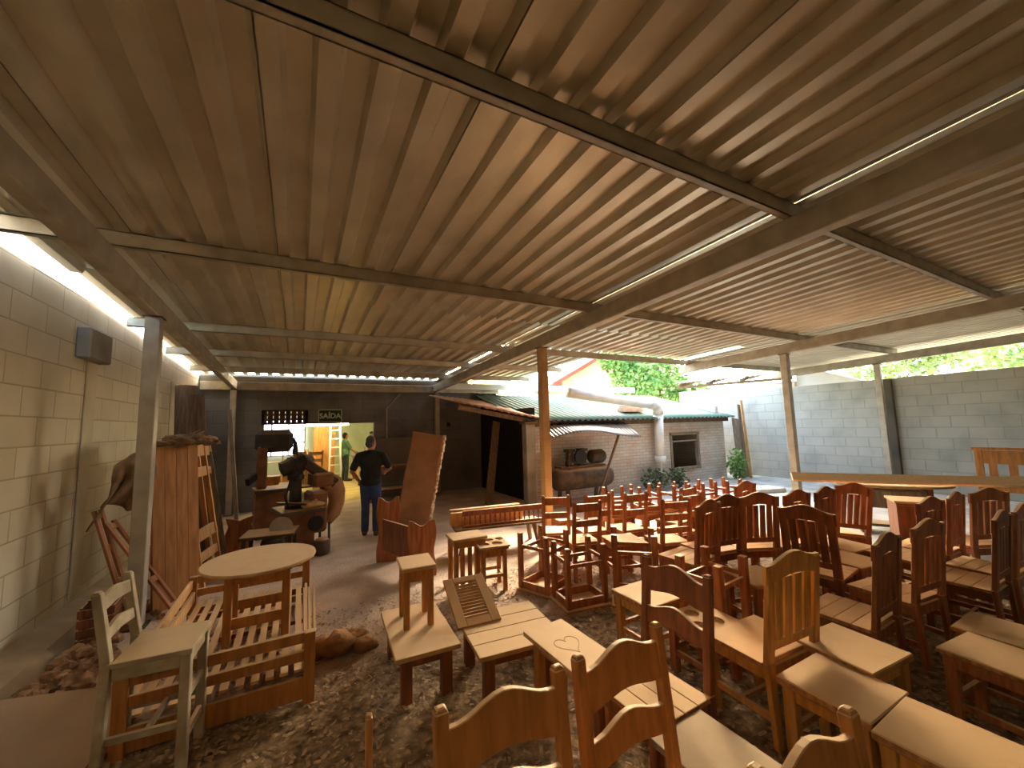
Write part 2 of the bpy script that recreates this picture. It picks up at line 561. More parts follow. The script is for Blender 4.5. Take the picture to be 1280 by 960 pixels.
post(13.0, 4.45, 0.12, beam_z(4.45), 'pale steel post close against the right block wall')
post(-1.40, 11.3, 0.12, 2.89, 'far left steel post at the back wall')
post(3.54, 11.3, 0.12, 2.89, 'far steel post above the leaning mattress')

def sheet(name, x0, x1, y0, y1, dz, m, pitch=0.255, h=0.058, seg=6, lapdrop=0.0):
    """trapezoid-ribbed sheet, ribs along y"""
    prof = []
    x = x0
    nr_ = 0
    while x < x1 - 0.01:
        nr_ += 1
        if nr_ % 4 == 0:   # side lap between two sheets: a narrow open groove
            prof += [(x - 0.004, 0), (x - 0.004, 0.05), (x + 0.006, 0.05), (x + 0.006, 0)]
        for fx, fzv in ((0.03, 0), (0.36, 0), (0.46, 1), (0.54, 1), (0.88, 1), (0.98, 0)):
            xx = x + fx * pitch
            if xx <= x1:
                prof.append((xx, fzv * h))
        x += pitch
    prof.append((x1, 0))
    n_ = len(prof)
    vs, fs = [], []
    for j in range(seg + 1):
        y = y0 + (y1 - y0) * j / seg
        for xx, zz in prof:
            vs.append((xx, y, beam_z(y) + 0.325 + dz + zz))
    for j in range(seg):
        for i in range(n_ - 1):
            fs.append((j * n_ + i, j * n_ + i + 1, (j + 1) * n_ + i + 1, (j + 1) * n_ + i))
    o = MB().add(vs, fs).build(name, m)
    md = o.modifiers.new('thick', 'SOLIDIFY')
    md.thickness = 0.004
    md.offset = 1
    return struct(o)
sheet('ceiling', -2.0, 3.5, -7.0, 5.25, 0.0, GALV)
sheet('ceiling_rear', -2.0, 3.5, 5.0, 11.5, 0.05, GALV)
sheet('ceiling_middle', 3.5, 8.75, -7.0, 5.25, 0.0, GALV)
sheet('ceiling_middle_rear', 3.5, 8.75, 5.0, 6.9, 0.05, GALV)
sheet('ceiling_rear_strip', 3.55, 6.0, 6.9, 12.3, 0.05, GALV)
sheet('ceiling_right', 8.75, 14.6, -7.0, 6.9, 0.0, GALV_W)  # unseen overhang beyond the right wall added to hold back skylight

# ------------------------------------------------------------------ furniture builders (origin on the floor, seat reaching towards +y)
def arch(w, z0, z1, rise, n=12, lower=True):
    """rail outline with an arched top (and a gently arched underside)"""
    top = []
    for i in range(n + 1):
        t = -1 + 2 * i / n
        k = 0.5 + 0.5 * math.cos(PI * max(-1, min(1, t * 1.12)))
        top.append((t * w / 2, z1 + rise * k))
    bot = [(w / 2 * (1 - 2 * i / n), z0 + (rise * 0.55 * (0.5 + 0.5 * math.cos(PI * (1 - 2 * i / n))) if lower else 0)) for i in range(n + 1)]
    return bot[::-1][:0] + top[::-1] + [(-x, z) for x, z in bot]

def seat_boards(w, d, t=0.028, n=4, x0=None, y0=0.0):
    m_ = MB()
    pw = d / n
    for i in range(n):
        m_.box(-w / 2, w / 2, y0 + i * pw + 0.0012, y0 + (i + 1) * pw - 0.0012, -t, 0)
    return m_

def slat_chair(wood, w=0.45, h=1.08, nsl=4, sh=0.46, dp=0.42, seat=None):
    t = thing('dining_chair', '', 'chair')
    lean = 0.055
    tilt = Matrix.Translation((0, 0, sh)) @ Matrix.Rotation(math.atan2(lean, h - sh), 4, 'X') @ Matrix.Translation((0, 0, -sh))
    for s in (-1, 1):
        m_ = MB()
        x = s * (w / 2 - 0.036)
        p = [(x, 0.005, 0), (x, 0.005, sh)]
        m_.bar((x, -0.02, 0), (x, 0, sh), 0.05, 0.032, (0, 1, 0), 0.068, 0.032)
        m_.bar((x, 0, sh), (x, -lean, h - 0.06), 0.068, 0.032, (0, 1, 0), 0.06, 0.03)
        m_.build('stile', wood, t, bevel=0.004)
    MB().prism(arch(w + 0.01, h - 0.16, h - 0.05, 0.055), 0.026, tilt).build('crest_rail', wood, t, bevel=0.003)
    MB().box(-w / 2 + 0.06, w / 2 - 0.06, -0.013, 0.013, sh + 0.07, sh + 0.125, tilt).build('lower_rail', wood, t, bevel=0.003)
    iw = w - 0.144
    sw = iw / nsl * 0.74
    for i in range(nsl):
        x = -iw / 2 + iw * (i + 0.5) / nsl
        MB().box(x - sw / 2, x + sw / 2, -0.009, 0.009, sh + 0.12, h - 0.14, tilt).build('slat', wood, t)
    _seat_and_legs(t, wood, w, sh, dp, seat=seat, front_leg=0.058 if seat else 0.05)
    return t

def _seat_and_legs(t, wood, w, sh, dp, front_leg=0.05, seat=None, stz=0.14):
    seat_boards(w, dp, n=4 if seat is None else 1).build('seat', seat or W_SEAT, t, bevel=0.003, loc=(0, 0.02, sh))
    for s in (-1, 1):
        x = s * (w / 2 - 0.035)
        MB().box(x - front_leg / 2, x + front_leg / 2, dp - 0.04, dp - 0.04 + front_leg, 0, sh - 0.029).build('leg', wood, t, bevel=0.004)
        MB().box(x - 0.012, x + 0.012, 0.02, dp - 0.04, sh - 0.10, sh - 0.029).build('apron', wood, t)
        MB().box(x - 0.012, x + 0.012, 0.0, dp - 0.04, stz, stz + 0.035).build('stretcher', wood, t)
    MB().box(-w / 2 + 0.06, w / 2 - 0.06, dp - 0.025, dp - 0.002, sh - 0.10, sh - 0.029).build('apron', wood, t)
    MB().box(-w / 2 + 0.06, w / 2 - 0.06, 0.0, 0.022, sh - 0.10, sh - 0.029).build('apron', wood, t)
    MB().box(-w / 2 + 0.045, w / 2 - 0.045, dp / 2 - 0.012, dp / 2 + 0.012, stz + 0.005, stz + 0.03).build('stretcher', wood, t)

def ladder_chair(wood, w=0.47, h=1.05, rails=((0.85, 0.99, 0.05), (0.66, 0.76, 0.045)), sh=0.46, dp=0.42, sq=0.045, straight=False, name='ladder_back_chair', seat=None, stz=0.14):
    t = thing(name, '', 'chair')
    lean = 0.06
    tilt = Matrix.Translation((0, 0, sh)) @ Matrix.Rotation(math.atan2(lean, h - sh), 4, 'X') @ Matrix.Translation((0, 0, -sh))
    for s in (-1, 1):
        x = s * (w / 2 - sq / 2)
        m_ = MB()
        m_.bar((x, -0.02, 0), (x, 0, sh), sq, sq, (0, 1, 0))
        m_.bar((x, 0, sh), (x, -lean, h - 0.012), sq, sq, (0, 1, 0), sq * 0.96, sq * 0.9)
        m_.bar((x, -lean, h - 0.012), (x, -lean - 0.001, h), sq * 0.96, sq * 0.9, (0, 1, 0), sq * 0.6, sq * 0.55)
        m_.build('stile', wood, t, bevel=0.004)
    iw = w - 2 * sq + 0.012
    for z0, z1, rise in rails:
        if straight:
            MB().box(-iw / 2, iw / 2, -0.012, 0.012, z0, z1, tilt).build('back_rail', wood, t, bevel=0.003)
        else:
            MB().prism(arch(iw, z0, z1, rise), 0.026, tilt).build('back_rail', wood, t, bevel=0.003)
    _seat_and_legs(t, wood, w, sh, dp, seat=seat, stz=stz)
    return t

def stool(wood, w=0.42, d=0.42, h=0.46, top=W_SEAT, leg=0.055, over=0.02, st=True, boards=0, apron=0.075, th=0.03):
    t = thing('stool', '', 'stool')
    if boards:
        seat_boards(w, d, 0.03, boards).build('seat', top, t, bevel=0.003, loc=(0, -d / 2, h))
    else:
        MB().box(-w / 2, w / 2, -d / 2, d / 2, h - th, h).build('seat', top, t, bevel=0.006)
    a, b = w / 2 - over - leg / 2, d / 2 - over - leg / 2
    for sx in (-1, 1):
        for sy in (-1, 1):
            MB().box(sx * a - leg / 2, sx * a + leg / 2, sy * b - leg / 2, sy * b + leg / 2, 0, h - th - 0.001).build('leg', wood, t, bevel=0.004)
        MB().box(sx * a - 0.012, sx * a + 0.012, -b + leg / 2, b - leg / 2, h - th - 0.001 - apron, h - th - 0.001).build('apron', wood, t)
        if st:
            MB().box(sx * a - 0.012, sx * a + 0.012, -b + leg / 2, b - leg / 2, 0.13, 0.165).build('stretcher', wood, t)
    for sy in (-1, 1):
        MB().box(-a + leg / 2, a - leg / 2, sy * b - 0.012, sy * b + 0.012, h - th - 0.001 - apron, h - th - 0.001).build('apron', wood, t)
        if st:
            MB().box(-a + leg / 2, a - leg / 2, sy * b - 0.012, sy * b + 0.012, 0.165, 0.2).build('stretcher', wood, t)
    return t

def low_table(wood, top, w, d, h, nb=4, leg=0.075, name='coffee_table', along='y'):
    t = thing(name, '', 'table')
    m_ = MB()
    if along == 'y':
        for i in range(nb):
            m_.box(-w / 2 + i * w / nb + 0.002, -w / 2 + (i + 1) * w / nb - 0.002, -d / 2, d / 2, h - 0.032, h)
    else:
        for i in range(nb):
            m_.box(-w / 2, w / 2, -d / 2 + i * d / nb + 0.002, -d / 2 + (i + 1) * d / nb - 0.002, h - 0.032, h)
    m_.build('tabletop', top, t, bevel=0.003)
    a, b = w / 2 - 0.05 - leg / 2, d / 2 - 0.05 - leg / 2
    for sx in (-1, 1):
        for sy in (-1, 1):
            MB().box(sx * a - leg / 2, sx * a + leg / 2, sy * b - leg / 2, sy * b + leg / 2, 0, h - 0.033).build('leg', wood, t, bevel=0.004)
        MB().box(sx * a - 0.014, sx * a + 0.014, -b + leg / 2, b - leg / 2, h - 0.11, h - 0.033).build('apron', wood, t)
    for sy in (-1, 1):
        MB().box(-a + leg / 2, a - leg / 2, sy * b - 0.014, sy * b + 0.014, h - 0.11, h - 0.033).build('apron', wood, t)
    return t

# ------------------------------------------------------------------ slat-back dining chairs on the right (backs to the camera)
SR = lambda: slat_chair(W_RED)
SD = lambda: slat_chair(W_DARK)
SY = lambda: slat_chair(W_YEL, 0.53, seat=W_SEAT, dp=0.40)
G1 = 'slat-back dining chairs crowded on the right'
def slat(c, x, y, rz, label, z=0.0, rot=None):
    return place('slat' + c, {'r': SR, 'd': SD, 'y': SY}[c], label, 'chair', (x, y, z), rz, G1, rot)
slat('y', 2.70, 1.49, -3, 'yellow slat-back chair with a dished dusty seat to its left')
slat('d', 3.64, 1.36, 2, 'dark brown slat-back chair just right of the yellow one')
slat('r', 4.36, 1.35, -6, 'brown slat-back chair with its tall crest in front of the small cabinet')
slat('d', 5.18, 1.14, 0, 'dark slat-back chair at the right edge of the picture in the front row')
slat('r', 5.70, 1.12, -3, 'slat-back chair cut by the right edge behind the front-row chair')
slat('d', 5.53, 1.66, -8, 'dark slat-back chair standing right beside the small pale-topped cabinet')
slat('r', 6.06, 1.62, 0, 'slat-back chair with a tall crest touching the long plank, right of the cabinet')
slat('r', 6.62, 1.50, -25, 'turned slat-back chair under the right half of the long plank')
slat('d', 4.22, 2.08, -82, 'dark slat-back chair turned sideways behind the yellow chair')
slat('r', 3.72, 2.80, 6, 'slat-back chair at the left end of the back row, beside the arched ladder-back')
slat('d', 4.13, 2.87, -9, 'dark slat-back chair second from the left in the back row')
slat('r', 4.53, 2.74, -26, 'slat-back chair in the back row with one broad orange stile facing the light')
slat('r', 5.00, 2.60, -6, 'slat-back chair in the middle of the back row behind the sideways dark chair')
slat('d', 5.46, 2.53, 0, 'slat-back chair near the right end of the back row just below the plank end')
slat('r', 5.92, 2.48, -29, 'leaning reddish slat-back chair below the plank end, light showing through its slats', 0.0, (R(-3), R(7), R(-29)))
slat('r', 5.20, 3.32, 0, 'small far slat-back chair rising behind the back row beside the leaning boards')

# ------------------------------------------------------------------ ladder-back chairs with arched rails
LR = lambda: ladder_chair(W_ORG)
LD = lambda: ladder_chair(W_DARK)
def lad(c, x, y, rz, label, group='arched ladder-back chairs near the camera'):
    return place('lad' + c, {'o': LR, 'd': LD}[c], label, 'chair', (x, y, 0), rz, group)
lad('o', 0.61, 1.20, 179, 'nearest ladder-back chair, cut by the bottom edge, its arched crest left of the pale bench')
lad('o', 1.14, 1.22, 183, 'ladder-back chair with two arched rails in front of the long pale bench')
lad('d', 1.93, 1.72, 92, 'dark ladder-back chair with two arched rails seen from behind, left of the yellow chair')
lad('o', 1.22, 0.60, 178, 'ladder-back chair whose crest end just shows at the bottom edge below the right stools')

# straight ladder-backs in the middle of the pile
QR = lambda: ladder_chair(W_RED, 0.38, 0.95, ((0.82, 0.92, 0), (0.64, 0.72, 0)), 0.44, 0.38, 0.045, True)
Q3 = lambda: ladder_chair(W_RED, 0.40, 0.97, ((0.86, 0.93, 0), (0.71, 0.79, 0), (0.56, 0.63, 0)), 0.44, 0.38, 0.045, True)
GQ = 'straight ladder-back chairs in the middle of the pile'
def q(k, x, y, rz, label, z=0.0, rot=None):
    return place(k, {'QR': QR, 'Q3': Q3}[k], label, 'chair', (x, y, z), rz, GQ, rot)
q('QR', 3.05, 4.55, -27, 'square-framed ladder-back chair just right of the centre post')
q('QR', 3.12, 4.00, -14, 'ladder-back chair second right of the centre post, behind the upturned stools')
q('QR', 3.55, 4.32, -12, 'ladder-back chair just behind the bright-topped square stool in the middle')
q('Q3', 4.00, 3.42, -18, 'ladder-back chair with three straight rails below the white pipe')
q('QR', 4.02, 4.10, -10, 'ladder-back chair in the far row below the right end of the compressor')
q('QR', 4.50, 3.62, -5, 'ladder-back chair right of the three-rail one, behind the slat-back row')
q('QR', 4.93, 4.00, 5, 'ladder-back chair in the far row below the shed window')

# ------------------------------------------------------------------ stools
STR = lambda: stool(W_RED)
STY = lambda: stool(W_YEL, 0.44, 0.43, 0.455, leg=0.06, th=0.042)
STT = lambda: stool(W_ORG, 0.34, 0.34, 0.5, leg=0.045)
GS = 'square wooden stools'
def st(k, x, y, rz, label, z=0.0, group=GS, rot=None):
    return place(k, {'STR': STR, 'STY': STY, 'STT': STT, 'STN': STN, 'UPT': UPT}[k], label, 'stool', (x, y, z), rz, group, rot)
STN = lambda: stool(W_ORG, 0.40, 0.30, 0.48, top=W_TAN, leg=0.05, st=False)
UPT = lambda: stool(W_RED, 0.40, 0.40, 0.40, leg=0.045)
st('STY', 2.62, 1.215, 0, 'yellow-legged square stool with a chipped dusty top, front right')
st('STY', 3.06, 1.34, -4, 'square stool pushed behind the chipped yellow stool, top sagging with dust', 0.02)
st('STY', 2.58, 0.78, 2, 'pale-topped square stool at the bottom right corner, nearest of the right stools')
st('STR', 3.70, 0.86, -5, 'wide dusty stool at the right edge before the front-row chairs')
st('STR', 4.14, 0.92, 0, 'dusty stool at the right edge behind the wide one')
st('STY', 2.64, 2.58, 0, 'square stool with yellow legs behind the dark arched ladder-back')
st('STR', 3.56, 3.84, -16, 'bright-topped square stool in the middle, behind the upturned legs')
st('STR', 4.95, 2.08, -8, 'low rounded seat between the dark sideways chair and the plank')
st('STR', 5.44, 2.34, -8, 'rounded dusty seat just below the leaning reddish chair')
st('STR', 3.75, 2.32, -15, 'dusty seat behind the tall upturned legs, before the back row')
st('STT', 2.03, 4.42, -10, 'slender tall stool carrying the board with round holes')
st('STT', 3.52, 5.02, -8, 'small stool right of the centre post, behind the square-framed chair')

# upturned stools with their legs in the air
GU = 'upturned stools with legs in the air'
UP = lambda k, x, y, rz, label, z=0.0: place(k, {'UPT': UPT, 'UPL': lambda: stool(W_RED, 0.52, 0.40, 0.62, leg=0.052), 'UPM': lambda: stool(W_RED, 0.50, 0.46, 0.64, leg=0.052), 'UPH': lambda: stool(W_RED, 0.50, 0.44, 0.72, leg=0.062)}[k], label, 'stool', (x, y, z), 0, GU, (PI, 0, R(rz)))
UP('UPM', 2.56, 4.10, 22, 'upturned stool, legs up, right of the slender tall stool, with stretchers showing', 0.64)
UP('UPL', 2.67, 3.58, -8, 'nearer upturned stool standing on its seat, dark inner apron facing the camera', 0.62)
UP('UPH', 3.20, 3.30, -42, 'upturned stool whose three thick legs rise in front of the bright square stool', 0.72)
UP('UPH', 3.18, 2.36, 6, 'upturned stool showing two thick dark legs left of the yellow chair', 0.72)
far = [(4.40, 4.85, 'far upturned stool below the compressor tank end'), (4.92, 4.78, 'far upturned stool left of the white pipe'),
       (5.42, 4.62, 'far upturned stool right of the white pipe'), (5.95, 4.52, 'far upturned stool below the shed window'), (6.50, 4.45, 'far upturned stool before the leaning boards')]
for i, (x, y, lb) in enumerate(far):
    st('STR', x, y, rnd.uniform(-20, 20), lb.replace('far upturned stool', 'stool under the far upturned stool'), 0, 'stools carrying upturned stools')
    UP('UPT', x + 0.02, y, rnd.uniform(-25, 25), lb, 0.461 + 0.40)

# ------------------------------------------------------------------ left side: bar stool, bed frame, round table, leaning panels
b = ladder_chair(W_PAINT, 0.38, 1.06, ((0.95, 1.02, 0.02), (0.79, 0.85, 0.02)), 0.68, 0.36, 0.045, False, 'bar_stool', W_PAINT, 0.26)
MB().box(-0.145, 0.145, 0.32 + 0.013, 0.32 + 0.037, 0.16, 0.20).build('footrest', W_PAINT, b)
MB().box(-0.145, 0.145, 0.32 + 0.013, 0.32 + 0.037, 0.38, 0.41).build('stretcher', W_PAINT, b)
b.location, b.rotation_euler = (-0.87, 3.21, 0), (0, 0, R(-95))
tag(b, 'worn whitish bar stool with a low two-rail back, standing before the slatted bed frame', 'stool')

bed = thing('slatted_bed', 'tan wooden single bed frame with bare slats, round table standing on it', 'bed', (-0.40, 4.26, 0))
for sx in (-1, 1):
    for sy in (-1, 1):
        MB().box(sx * 0.5 - 0.035, sx * 0.5 + 0.035, sy * 0.91 - 0.03, sy * 0.91 + 0.03, 0, 0.47).build('leg', W_ORG, bed, bevel=0.004)
for sy in (-1, 1):
    for z0, z1 in ((0.40, 0.47), (0.28, 0.345), (0.03, 0.17)):
        MB().box(-0.465, 0.465, sy * 0.91 - 0.014, sy * 0.91 + 0.014, z0, z1).build('end_rail', W_ORG, bed, bevel=0.003)
MB().box(0.5 - 0.014, 0.514, -0.88, 0.88, 0.1, 0.22).build('side_rail', W_ORG, bed, bevel=0.003)
for x0, z0, z1 in ((-0.512, 0.36, 0.44), (-0.490, 0.24, 0.33)):
    MB().box(x0 - 0.014, x0 + 0.014, -0.88, 0.88, z0, z1).build('side_rail', W_TAN, bed, bevel=0.003)
for k, (x0, lean) in enumerate(((0.47, 0.0), (0.50, 0.02), (0.53, 0.05))):
    MB().bar((x0, -0.86, 0.36), (x0 + lean * 0.4, 0.0, 0.42), 0.018, 0.10).build('guard_rail', W_TAN, bed, bevel=0.002)
for i in range(11):
    x = -0.43 + 0.086 * i
    MB().box(x - 0.024, x + 0.024, -0.9, 0.9, 0.205, 0.223).build('slat', W_TAN, bed)
for y in (-0.6, 0.0, 0.6):
    MB().box(-0.48, 0.48, y - 0.02, y + 0.02, 0.17, 0.204).build('cross_bar', W_ORG, bed)

rt = thing('round_table', 'small round dusty table standing on the slats of the bed frame', 'table', (-0.27, 4.19, 0.224))
MB().lathe([(0.40, 0.555), (0.425, 0.56), (0.43, 0.572), (0.425, 0.585)], 48).build('tabletop', W_PALE, rt)
for sx in (-1, 1):
    for sy in (-1, 1):
        MB().box(sx * 0.2 - 0.028, sx * 0.2 + 0.028, sy * 0.2 - 0.028, sy * 0.2 + 0.028, 0, 0.554).build('leg', W_ORG, rt, bevel=0.003)
    MB().box(sx * 0.2 - 0.012, sx * 0.2 + 0.012, -0.171, 0.171, 0.46, 0.54).build('apron', W_ORG, rt)
for sy in (-1, 1):
    MB().box(-0.171, 0.171, sy * 0.2 - 0.012, sy * 0.2 + 0.012, 0.46, 0.54).build('apron', W_ORG, rt)
    MB().box(-0.171, 0.171, sy * 0.2 - 0.012, sy * 0.2 + 0.012, 0.12, 0.20).build('stretcher', W_ORG, rt)

def frame_basis(p0, p1, lean):
    """local x along the foot line p0->p1, local z up the leaning face"""
    a = Vector(p1) - Vector(p0)
    w = a.length
    a.normalize()
    u = (Vector(lean)).normalized()
    nrm = a.cross(u).normalized()
    u = nrm.cross(a).normalized()
    M = Matrix((a, -nrm, u)).transposed().to_4x4()
    M.translation = Vector(p0)
    return M, w

def leaning(name, label, cat, p0, p1, lean, group=None):
    M, w = frame_basis(p0, p1, lean)
    t = thing(name, label, cat, (0, 0, 0), 0, group)
    t.matrix_world = M
    return t, w
t, w = leaning('plank_panel', 'tall brown planked wooden panel leaning beside the left steel post', 'panel', (-1.34, 5.72, 0), (-0.99, 6.02, 0), (-0.30, -0.02, 1.7))
for i in range(4):
    MB().box(i * w / 4 + 0.001, (i + 1) * w / 4 - 0.001, -0.02, 0.02, 0, 1.76).build('plank', W_ORG, t, bevel=0.002)
t, w = leaning('bed_headboard', 'tall tan open frame with cross rails leaning right behind the brown planked panel', 'headboard', (-0.96, 6.03, 0), (-0.86, 6.62, 0), (-0.28, 0.0, 1.7))
for x in (0.02, w - 0.02):
    MB().box(x - 0.02, x + 0.02, -0.03, 0.03, 0, 1.77).build('post', W_TAN, t, bevel=0.003)
for z0, z1 in ((1.62, 1.76), (1.36, 1.48), (0.60, 0.74), (0.36, 0.46)):
    MB().box(0.042, w - 0.042, -0.02, 0.02, z0, z1).build('cross_rail', W_TAN, t, bevel=0.003)
t, w = leaning('plank_panel', 'brown planked panel standing behind the tall open tan frame', 'panel', (-1.20, 6.15, 0), (-1.10, 6.75, 0), (-0.28, 0.0, 1.7))
for i in range(4):
    MB().box(i * w / 4 + 0.001, (i + 1) * w / 4 - 0.001, -0.02, 0.02, 0, 1.74).build('plank', W_ORG, t, bevel=0.002)
t, w = leaning('bed_headboard', 'second tall tan frame, at the far side of the leaning headboard stack', 'headboard', (-0.98, 6.70, 0), (-0.90, 7.10, 0), (-0.26, 0.0, 1.7))
for x in (0.02, w - 0.02):
    MB().box(x - 0.018, x + 0.018, -0.03, 0.03, 0, 1.74).build('post', W_TAN, t, bevel=0.003)
for z0, z1 in ((1.6, 1.73), (1.34, 1.44), (0.5, 0.6)):
    MB().box(0.04, w - 0.04, -0.02, 0.02, z0, z1).build('cross_rail', W_TAN, t, bevel=0.003)
for k, (p0, p1, ln, lb) in enumerate((((-1.10, 5.53, 0), (-1.07, 5.71, 0), (-0.62, 0, 0.95), 'reddish ladder-like bed side frame leaning against the left block wall'),
                                      ((-1.46, 5.50, 0), (-1.44, 5.66, 0), (-0.30, 0, 1.0), 'second reddish frame leaning on the left wall, behind the ladder-like frame'))):
    t, w = leaning('bed_ladder', lb, 'frame', p0, p1, ln, 'frames leaning on the left wall')
    for x in (0.025, w - 0.025):
        MB().box(x - 0.025, x + 0.025, -0.012, 0.012, 0, 1.20).build('side_rail', W_RED, t, bevel=0.002)
    for z in (0.1, 0.45, 0.8, 1.14):
        MB().box(0.051, w - 0.051, -0.01, 0.01, z - 0.03, z + 0.03).build('cross_bar', W_ORG, t, bevel=0.002)

# sacking, debris and boards around the panels
def cloth(name, pts_fn, nu, nv, m, label, cat):
    vs = [pts_fn(i / nu, j / nv) for j in range(nv + 1) for i in range(nu + 1)]
    fs = [(j * (nu + 1) + i, j * (nu + 1) + i + 1, (j + 1) * (nu + 1) + i + 1, (j + 1) * (nu + 1) + i) for j in range(nv) for i in range(nu)]
    o = MB().add(vs, fs).build(name, m, smooth=True)
    md = o.modifiers.new('thick', 'SOLIDIFY')
    md.thickness = 0.012
    return tag(o, label, cat)
SACK = mat('brown_sacking', (152, 122, 90), (112, 86, 60), 8, 0.95, bump=0.4)
def sack_fn(u, v):
    x = -1.66 + 0.24 * u + 0.05 * math.sin(v * 4)
    y = 5.55 + 0.18 * u
    drop = 0.62 - 0.12 * math.sin(u * 6.0) - 0.15 * u
    z = 1.74 - 0.16 * (1 - u) ** 2 - drop * v
    y -= 0.05 * math.sin(u * 14 + v * 3) * (0.3 + v) + 0.06 * math.sin(PI * min(1, v * 2))
    return (x - 0.14 * v * (1 - u), y, z)
cloth('sackcloth', sack_fn, 18, 14, SACK, 'brown sacking draped over the top corner of the leaning panels by the wall', 'cloth')
hp = MB()
for k in range(16):
    hp.blob((-1.45 + 0.5 * rnd.random(), 5.95 + 0.8 * rnd.random(), 1.74 + 0.10 * rnd.random()), (0.05 + 0.08 * rnd.random(), 0.08, 0.03 + 0.05 * rnd.random()), k, 0.6, 9, 6, 2.5)
for k in range(14):
    c = Vector((-1.38 + 0.4 * rnd.random(), 6.0 + 0.7 * rnd.random(), 1.80 + 0.08 * rnd.random()))
    d_ = Vector((rnd.uniform(-1, 1), rnd.uniform(-1, 1), rnd.uniform(-0.2, 0.5))).normalized() * 0.12
    hp.bar(c - d_, c + d_, 0.03, 0.012)
o = hp.build('scrap_heap', SACK, smooth=False)
tag(o, 'heap of dusty rags and wood scraps lying on top of the leaning panels', 'scraps', kind='stuff')
t = MB().bar((-1.12, 7.15, 0.0), (-1.32, 7.2, 2.45), 0.16, 0.03, (0, 1, 0)).build('leaning_board', W_OLD)
tag(t, 'long grey-brown board leaning upright in the far left corner', 'board')
t = MB().bar((-0.88, 7.0, 0.0), (-1.16, 7.1, 1.62), 0.11, 0.025, (0, 1, 0)).build('leaning_board', W_GREY)
tag(t, 'short weathered grey board leaning beside the tan frames', 'board')
t = MB().bar((-1.02, 9.6, -0.14), (-1.25, 9.7, 2.35), 0.07, 0.07).build('leaning_pole', W_GREY)
tag(t, 'pale pole leaning just left of the far left steel post', 'pole')
rp = MB().path([(-1.78, 9.0, 0.0), (-1.8, 9.05, 1.3), (-1.83, 9.1, 2.75)], [0.16, 0.15, 0.17], 12)
tag(rp.build('upright_log', W_OLD, smooth=True), 'thick upright log standing in the dark left corner before the back wall', 'log')

cr = thing('slatted_crate', 'dark brown slatted crate standing against the foot of the left wall', 'crate', (-1.60, 5.26, 0), 4)
cr.scale = (0.72, 0.72, 0.85)
for i in range(4):
    MB().box(-0.17, 0.17, -0.17, -0.155, 0.02 + i * 0.10, 0.10 + i * 0.10).build('slat', W_DARK, cr)
    MB().box(-0.17, 0.17, 0.155, 0.17, 0.02 + i * 0.10, 0.10 + i * 0.10).build('slat', W_DARK, cr)
    MB().box(0.155, 0.17, -0.154, 0.154, 0.02 + i * 0.10, 0.10 + i * 0.10).build('slat', W_DARK, cr)
    MB().box(-0.17, -0.155, -0.154, 0.154, 0.02 + i * 0.10, 0.10 + i * 0.10).build('slat', W_DARK, cr)
for sx in (-0.14, 0.14):
    for sy in (-0.14, 0.14):
        MB().box(sx - 0.014, sx + 0.014, sy - 0.014, sy + 0.014, 0, 0.42).build('corner_post', W_DARK, cr)
MB().box(-0.15, 0.15, -0.15, 0.15, 0.02, 0.035).build('bottom', W_DARK, cr)

# rubble and footing debris along the left wall
rb = MB()
for k in range(170):
    y = rnd.uniform(3.9, 6.2)
    x = -1.72 + abs(rnd.gauss(0, 0.20))
    s_ = rnd.uniform(0.02, 0.075)
    rb.blob((x, y, s_ * 0.5), (s_, s_ * rnd.uniform(0.7, 1.2), s_ * 0.8), k, 0.7, 7, 5, 2.2)
tag(rb.build('rubble', mat('rubble_brown', (184, 146, 108), (132, 98, 68), 12, 0.95, bump=0.4)), 'brown rubble and plaster lumps piled along the foot of the left wall', 'rubble', kind='stuff')
o = MB().box(-0.42, 0.42, -0.5, 0.5, -0.012, 0.012).build('board_sheet', mat('smooth_brown_board', (160, 128, 86), (130, 100, 64), 1.5, 0.5, dust=(164, 132, 90)), bevel=0.004)
o.location, o.rotation_euler = (-1.36, 3.55, 0.12), (R(4), R(12), R(8))
tag(o, 'smooth brown board lying on the ground in the bottom left corner', 'board')
o = MB().bar((-1.0, 3.05, 0.06), (-0.93, 3.75, 0.05), 0.05, 0.03).build('red_strip', mat('red_paint', (168, 74, 52), (130, 52, 38), 5, 0.7))
tag(o, 'reddish painted strip at the edge of the board, bottom left', 'strip')
o = MB().bar((0.36, 2.36, 0.0), (0.355, 2.34, 0.40), 0.035, 0.03).bar((0.355, 2.34, 0.40), (0.352, 2.335, 0.42), 0.03, 0.026).build('wooden_stake', W_TAN, bevel=0.004)
tag(o, 'short pale wooden stake sticking up at the bottom edge, left of the nearest chair', 'stake')
sk = MB()
for k, (x, y, r) in enumerate(((0.20, 3.92, 0.10), (0.33, 3.86, 0.11), (0.47, 3.92, 0.09), (0.54, 3.80, 0.075), (0.10, 3.98, 0.07))):
    sk.blob((x, y, r * 0.75), (r * 1.3, r, r * 0.85), k + 40, 0.4, 14, 9)
tag(sk.build('burlap_bundle', mat('burlap', (150, 112, 74), (112, 80, 50), 9, 0.95, bump=0.4, dust=(170, 130, 88)), smooth=True), 'lumpy brown burlap bundle on the ground left of the low tables', 'bundle')

red = thing('carved_board', 'reddish carved bed end with a dipped top standing behind the round table', 'board', (-0.80, 7.75, 0), 8)
pts = [(-0.17, 0), (0.17, 0), (0.19, 0.3), (0.15, 0.42), (0.19, 0.56), (0.08, 0.53), (0, 0.50), (-0.08, 0.53), (-0.19, 0.56), (-0.15, 0.42), (-0.19, 0.3)]
MB().prism(pts, 0.03).build('panel', W_RED, red, bevel=0.003)

